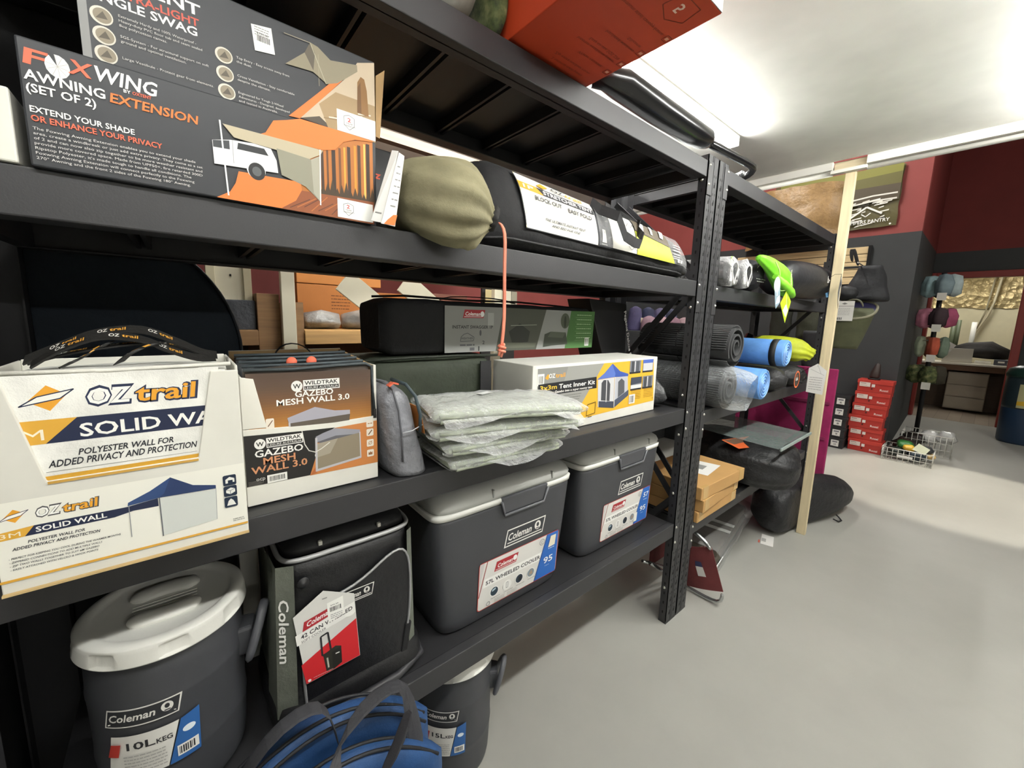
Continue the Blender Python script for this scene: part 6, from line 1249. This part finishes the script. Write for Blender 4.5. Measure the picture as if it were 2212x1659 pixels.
for k in range(5): p.scrib(.015, .125-.016*k, .12, .005, '#a5a4a0', k)
p.barcode(.02, .01, .06, .025, '#333333', 3, 12); p.build(t)
for k, (x, y, z, c, lab) in enumerate(((5.30, 1.21, 1.50, '#2a2b2d', 'black gear pouch hanging low on the hook rail'), (5.46, 1.34, 1.78, '#3a3b2c', 'dark olive gear pouch hanging by the timber post'), (5.5, 1.62, 1.8, '#2f3026', 'dark olive gear pouch hanging behind the swing tags'))):
    t = thing('gear_pouch', lab, 'pouch', (x, y, z-.2), 'hanging gear pouches')
    b = MB(); b.loft(taper(x, y, z-.2, z+.2, .06, .10, .07, .12, (0,0))); b.build('pouch', M(c, 'fabric', 0.7), t, rough=.012, rs=9, seed=k)
    MB().ribbon([(x+.02,y-.01,z+.19), (x+.10,y-.01,z+.26), (5.57,y,2.012 if k == 0 else 2.015)], (0,.02,0), .002).build('hanging_loop', BFAB, t)
    if k == 0: MB().tube([(5.32,1.16,1.40), (5.31,1.11,1.30), (5.31,1.10,1.22), (5.32,1.115,1.15), (5.32,1.12,1.10)], .010, 8).build('yellow_cord', M('#d8a02c', 'fabric', 0.7), t)
t = thing('peg_rail', 'slim dark hook stand holding the bags beyond the timber post', 'stand', (5.9, 1.35, 0))
MB().box(5.88, 5.92, 1.33, 1.37, 0, 2.5).build('upright', M('#2b2c2d', 'paint', .6), t); MB().box(5.70, 6.1, 1.20, 1.50, 0, .02).build('base', M('#2b2c2d', 'paint', .6), t)
for z in (2.42, 2.0): MB().box(5.885, 5.915, .86, 1.60, z-.012, z+.012).build('cross_bar', M('#2b2c2d', 'paint', .6), t)
for y, z in ((1.0, 2.36), (1.05, 1.94), (1.25, 1.94), (1.5, 1.94)): MB().tube([(5.886,y,z+.06), (5.55,y,z+.07)], .006, 8).build('hook', STEEL, t)
MB().box(5.872, 5.879, .90, 1.06, 1.98, 2.02).build('price_strip', M('#d6d5cf', 'card', .5), t)
# shoe boxes
for k in range(5):
    z = .155*k
    t = thing('shoe_box', 'black shoe box with a white size label, %s' % ('bottom of the black stack', 'second from the bottom of the black stack', 'middle of the black stack', 'second from the top of the black stack', 'top of the black stack')[k], 'box', (7.3, 1.27, z+.001), 'black shoe boxes')
    MB().box(7.23, 7.5, 1.17, 1.36, z+.001, z+.12).build('base', M('#242325', 'card', 0.5), t, .003); MB().box(7.222, 7.508, 1.163, 1.367, z+.112, z+.154).build('lid', M('#1f1e20', 'card', 0.5), t, .003)
    p = Print((7.2215, 1.34, z), (0,-1,0), (0,0,1)); p.rect(.035, .03, .09, .09, '#dcdad4'); p.rect(.05, .085, .06, .02, '#77757a'); p.text(('10', '9', '8', '7', '6')[k], .07, .045, .026, '#3a3a3a', .025, bold=.03); p.build(t)
for k in range(6):
    z = .172*k; dx = (0, .01, -.005, .012, .0, -.008)[k]; dy = (0, .012, .03, .012, .0, -.01)[k]
    t = thing('shoe_box', 'red shoe box with white labels, %s' % ('bottom of the red stack', 'second from the bottom of the red stack', 'third from the bottom of the red stack', 'third from the top of the red stack', 'second from the top of the red stack', 'top of the red stack')[k], 'box', (7.5, 1.0, z+.001), 'red shoe boxes')
    y0, y1 = .775+dy, 1.135+dy; x = 7.36+dx
    MB().box(x, x+.23, y0, y1, z+.001, z+.13).build('base', M('#b5332a', 'card', 0.5), t, .003); MB().box(x-.008, x+.238, y0-.006, y1+.006, z+.118, z+.171).build('lid', M('#c03a2f', 'card', 0.5), t, .003)
    p = Print((x-.0085, y1, z), (0,-1,0), (0,0,1), lift=.001); p.rect(.02, .075, .115, .06, '#dfd2c8'); p.rect(.03, .115, .06, .008, '#8d7068'); p.rect(.03, .09, .07, .004, '#8d7068'); p.rect(.15, .075, .035, .04, '#e6ddd6'); p.ell(.155, .05, .010, .014, '#5a1a16'); p.text('Rossi', .24, .03, .028, '#efe0da', .085, bold=.03); p.build(t)
t = thing('boot_figure', 'small dark figure standing on top of the red shoe boxes', 'ornament', (7.45, .97, 1.033))
MB().loft(taper(7.45, .975, 1.034, 1.05, .06, .065, .06, .065, (0,0), 1)).build('base', M('#1d1b1b', 'plain', .5), t); MB().loft(sack_rings([(7.45,.975,1.05), (7.45,.975,1.08), (7.45,.97,1.14), (7.45,.96,1.2), (7.45,.955,1.25), (7.45,.95,1.27)], [.04,.05,.046,.036,.025,.008], 20, .06, 5)).build('figure', M('#3a2f2c', 'plain', .45), t, rough=.008, rs=20)
# wire baskets with packs
WIRE = M('#d2d1ca', 'plain', .35, .3)
def basket(x0, x1, y0, y1, z0, z1, label):
    t = thing('wire_basket', label, 'basket', ((x0+x1)/2, (y0+y1)/2, z0), 'white wire baskets')
    def side(a, b_, n):
        m = MB(); A, B = Vector(a), Vector(b_)
        for i in range(n+1):
            q = A+(B-A)*i/n; m.tube([q+Vector((0,0,z0+.004)), q+Vector((0,0,z1))], .0035, 6)
        for j in range(4): m.tube([A+Vector((0,0,z0+.006+(z1-z0-.006)*j/3)), B+Vector((0,0,z0+.006+(z1-z0-.006)*j/3))], .0035 if j < 3 else .006, 6)
        m.build('wire_side', WIRE, t)
    side((x0,y0,0), (x0,y1,0), 9); side((x1,y0,0), (x1,y1,0), 9); side((x0,y0,0), (x1,y0,0), 8); side((x0,y1,0), (x1,y1,0), 8)
    m = MB()
    for i in range(9): m.tube([(x0+(x1-x0)*i/8,y0,z0+.005), (x0+(x1-x0)*i/8,y1,z0+.005)], .003, 6)
    m.build('wire_floor', WIRE, t); return t
t = basket(7.2, 7.58, .275, .75, .0, .17, 'white wire basket on the floor beside the red shoe boxes'); MB().box(7.194, 7.199, .45, .60, .07, .10).build('price_strip', M('#e0dfda', 'card', .5), t)
basket(7.9, 8.3, .15, .65, .02, .30, 'white wire basket of foil packets behind the front basket')
for k, (x, y, z, r, c, lab) in enumerate(((7.36, .62, .10, .10, '#1d2420', 'black packet in the front wire basket'), (7.36, .42, .10, .11, '#23303c', 'navy packet in the front wire basket'), (7.45, .55, .19, .10, '#2f6b35', 'green packet on the front wire basket'), (7.33, .50, .18, .07, '#c9a23c', 'yellow labelled packet on the front wire basket'), (7.45, .35, .17, .08, '#26282b', 'charcoal packet at the corner of the front wire basket'), (7.42, .30, .10, .06, '#b59a6a', 'tan packet in the front wire basket'))):
    t = thing('gear_packet', lab, 'packet', (x, y, max(.008, z-r*.6)), 'packets in the front basket')
    MB().loft(sack_rings([(x-r*.9,y,z), (x-r*.8,y,z), (x,y+.01,z+.01), (x+r*.8,y,z), (x+r*.9,y,z)], [.01,(r*.7,r*.45),(r*.9,r*.62),(r*.7,r*.45),.01], 20, .06, 5)).build('packet', M(c, 'crinkle', .35), t, rough=.012, rs=14, seed=k, clamp=above(.009))
t = thing('white_card', 'white card with green corner lying on the front wire basket', 'card', (7.3, .38, .2)); MB().prism([(0,0), (.12,-.05), (.16,.04), (.05,.10)], (7.22, .47, .20), (0,-1,0), (.2,0,.9), .002).build('card', M('#cfd3bb', 'card', .5), t)
for k, (x, y, z, r, c, lab) in enumerate(((8.02, .52, .17, .12, '#2a2322', 'dark film bundle heaped in the rear wire basket'), (7.74, .60, .12, .12, '#3a2a28', 'brown black film bundle on the floor by the red shoe boxes'), (8.1, .38, .22, .11, '#c9c9c6', 'silver foil packet in the rear wire basket'), (8.05, .22, .25, .10, '#b3b3b0', 'silver foil packet at the corner of the rear wire basket'))):
    t = thing('foil_bundle', lab, 'bundle', (x, y, .03), 'bundles round the rear basket')
    MB().loft(sack_rings([(x-r*.9,y,z), (x-r*.8,y,z), (x,y,z+.02), (x+r*.8,y,z), (x+r*.9,y,z)], [.01,(r*.8,r*.6),(r,r*.9),(r*.8,r*.6),.01], 24, .06, 6)).build('film', M(c, 'crinkle', .18), t, rough=.03, rs=11, seed=k, clamp=above(.028))
# hanging display of hats and gloves at the office door
t = thing('display_stand', 'dark revolving stand hung with hats and gloves at the office door', 'stand', (9.1, .585, 0))
MB().tube([(9.1,.585,.03), (9.1,.585,2.62)], .03, 12).build('pole', M('#1d1c1d', 'paint', .5), t); MB().lathe([(0,0), (.18,0), (.18,.025), (.04,.04), (0,.04)], (9.1,.585,0), 24).build('base', M('#1d1c1d', 'paint', .5), t)
for z in (2.5, 2.02, 1.58, 1.15): MB().tube([(9.1+.12*math.cos(a), .585+.12*math.sin(a), z) for a in [2*math.pi*k/20 for k in range(20)]], .008, 6, closed=True).build('ring', STEEL, t)
rows = ((2.42, ('#8fa9ad', '#7d8f96', '#a9b8ba', '#5e6b70'), 'pale blue hat', .10, .34), (1.93, ('#c87f96', '#3a2a30', '#a8506f', '#59404a'), 'pink and plum hat', .10, .30), (1.48, ('#a9b39a', '#b5543c', '#6f8070', '#c98a6a'), 'bright pair of gloves', .065, .32), (1.04, ('#4a4232', '#5d5440', '#3a3529', '#9a957f'), 'brown camouflage hat', .105, .30))
pos = ('at the left of its ring', 'facing the shop floor', 'at the right of its ring', 'at the back of its ring')
for z, cs, nm, r, h in rows:
    for k, c in enumerate(cs):
        a = math.radians((100, 195, 265, 20)[k]); x, y = 9.1+.17*math.cos(a), .585+.125*math.sin(a)
        t = thing('hanging_hat', '%s hanging on the dark stand, %s' % (nm, pos[k]), 'hat' if 'glove' not in nm else 'gloves', (x, y, z-h/2), 'stock on the dark stand')
        MB().loft(sack_rings([(x,y,z+h*.5), (x,y,z+h*.45), (x,y,z+h*.1), (x,y,z-h*.35), (x,y,z-h*.5)], [.015,r*.7,r,r*.9,.02], 20, .12, 5)).build('cloth', M(c, 'camo' if 'camou' in nm and k < 2 else 'fabric', .8), t, rough=.022, rs=10, seed=k)
        if k == 1: MB().box(x-.14, x-.138, y-.05, y+.05, z-h*.5-.06, z-h*.5+.05).build('price_tag', M('#d6d3ca', 'card', .5), t)
# bin
t = thing('wheel_bin', 'dark green and navy cylindrical bin with a yellow label by the office door', 'bin', (10.2, -.42, 0))
MB().lathe([(0,0), (.235,0), (.25,.03), (.26,.55), (.26,.56)], (10.2,-.50,0), 36).build('base', M('#1f3550', 'plain', .4), t)
MB().lathe([(.26,.56), (.262,.6), (.262,1.05), (.255,1.06), (0,1.06)], (10.2,-.50,0), 36).build('barrel', M('#26343a', 'plain', .4), t); MB().lathe([(.27,1.05), (.275,1.10), (.25,1.18), (.15,1.23), (0,1.24)], (10.2,-.50,0), 36).build('lid', M('#1f3b34', 'plain', .4), t)
def onbin(x, y, l): a = math.radians(180)-x/.262; return Vector((10.2+(.263+l)*math.cos(a), -.50+(.263+l)*math.sin(a), y))
p = Print(fn=lambda x, y, l: onbin(-x, y, l+.001)); p.poly([(-.12,.58), (.26,.58), (.26,.95), (-.12,.95)], '#b9b68c'); p.poly([(-.12,.62), (.26,.62), (.26,.74), (-.12,.68)], '#d9b02f'); p.poly([(-.05,.70), (.15,.75), (.2,.88), (0,.86)], '#4f7a56'); p.build(t)
# ------------------------------------------------------------------ the back office through the door
t = thing('foil_insulation', 'crumpled gold foil insulation lining the top of the office wall', 'insulation', (14.4, .5, 2.3))
b = MB(); b.grid(40, 14, lambda i, j: Vector((14.46, -1.5+3.5*i, 2.28+.80*j))); b.build('foil', M('#cdb98a', 'foil', .28, .55), t, rough=.05, rs=5)
t = thing('desk', 'office desk with white top and brown base seen through the red door frame', 'desk', (13.1, .3, 0))
MB().box(12.75, 13.5, -.9, 1.3, 1.02, 1.06).build('desktop', M('#dcd6c8', 'plain', .4), t, .004); MB().box(12.78, 13.48, -.88, 1.28, .90, 1.019).build('apron', M('#6b4e36', 'woodx', .6), t); MB().box(13.40, 13.46, -.88, 1.28, 0.003, .899).build('back_panel', M('#5a4736', 'woodx', .6), t)
for y in (-.86, 1.20): MB().box(12.80, 13.39, y, y+.05, .003, .899).build('side_panel', M('#5f4934', 'woodx', .6), t)
t = thing('drawer_unit', 'grey drawer pedestal under the office desk', 'drawers', (13.05, .25, 0))
MB().box(12.86, 13.3, -.08, .50, .06, .86).build('cabinet', M('#9a9080', 'paint', .5), t, .006)
for k in range(3): MB().box(12.845, 12.859, -.07, .49, .08+.26*k, .32+.26*k).build('drawer', M('#a39a8a', 'paint', .5), t, .004)
t = thing('laptop', 'silver laptop open on the office desk, its back to the shop', 'laptop', (12.95, .42, 1.06))
MB().hexa([(12.90,.20,1.062), (12.915,.20,1.062), (12.915,.64,1.062), (12.90,.64,1.062), (12.86,.20,1.37), (12.872,.20,1.37), (12.872,.64,1.37), (12.86,.64,1.37)]).build('screen_back', M('#c9c4b8', 'plain', .35, .3), t, .004); MB().box(12.916, 13.2, .20, .64, 1.061, 1.075).build('keyboard_base', M('#b9b4a8', 'plain', .35, .3), t, .003)
t = thing('sticky_notes', 'bright yellow note pad on the front of the office desk', 'notes', (12.8, .78, 1.06)); MB().box(12.76, 12.79, .74, .88, 1.061, 1.13).build('pad', M('#d9dc2f', 'card', .6), t, .003)
t = thing('jacket_heap', 'dark jacket heaped on the office desk behind the laptop', 'jacket', (13.2, .15, 1.06)); MB().loft(sack_rings([(13.2,.55,1.22), (13.2,.52,1.25), (13.2,.3,1.34), (13.2,.0,1.36), (13.32,-.25,1.26), (13.32,-.35,1.2)], [.05,.13,.17,.18,.13,.03], 24, .08, 5)).build('cloth', M('#2b2725', 'fabric', .8), t, rough=.05, rs=6, clamp=above(1.06))
for k, (y0, y1, z0, z1, c, lab) in enumerate(((-.45, -.10, 1.061, 1.17, '#3a3a44', 'dark blue document tray on the office desk'), (-.85, -.48, 1.061, 1.20, '#3b3634', 'dark document tray beside the door frame'), (-.80, -.50, 1.202, 1.30, '#55524c', 'grey document tray stacked on the dark tray'), (-.06, .16, 1.061, 1.12, '#d9d5c8', 'white paper stack on the office desk'))):
    t = thing('paper_tray', lab, 'tray', (13.05, (y0+y1)/2, z0), 'trays on the office desk'); MB().box(12.9, 13.18, y0, y1, z0, z1).build('tray', M(c, 'card', .6), t, .005); 
    p = Print((12.8995, y1, z0), (0,-1,0), (0,0,1)); p.rect((y1-y0)*.15, (z1-z0)*.45, (y1-y0)*.25, (z1-z0)*.3, '#d9d6cc'); p.rect((y1-y0)*.5, (z1-z0)*.25, (y1-y0)*.3, (z1-z0)*.3, '#cfccc2'); p.build(t)
t = thing('paper_sheet', 'tilted white printed sheet above the laptop', 'paper', (12.9, .72, 1.3)); MB().prism([(0,0), (.16,-.10), (.24,.06), (.08,.17)], (12.864, .70, 1.371), (0,-1,0), (0,0,1), .002).build('sheet', M('#cfcdc6', 'card', .6), t)
for k, (y, c, h, lab) in enumerate(((.50, '#4a5238', .62, 'olive cardboard tube standing on the office desk'), (.57, '#5a6248', .55, 'green grey cardboard tube standing on the office desk'), (.27, '#e6e3d8', .58, 'white cardboard tube standing against the office wall'))):
    t = thing('paper_tube', lab, 'tube', (13.3, y, 1.06), 'tubes on the office desk'); MB().lathe([(0,1.061), (.04,1.061), (.04,1.36+h), (0,1.36+h)], (13.34, y, 0), 20).build('tube', M(c, 'card', .6), t)
t = thing('cable_run', 'grey cables hanging down the office wall', 'cable', (14.3, .3, 1.3)); MB().tube([(14.35,.0,3.1), (14.35,.06,2.4), (14.35,.12,2.1), (14.33,.26,1.7), (14.3,.28,1.4)], .022, 8).build('cable', M('#b3a98c', 'plain', .6), t); MB().tube([(14.36,.10,3.1), (14.36,.14,2.5), (14.35,.16,2.2), (14.33,.24,1.8)], .015, 8).build('cable', M('#8a8168', 'plain', .6), t)
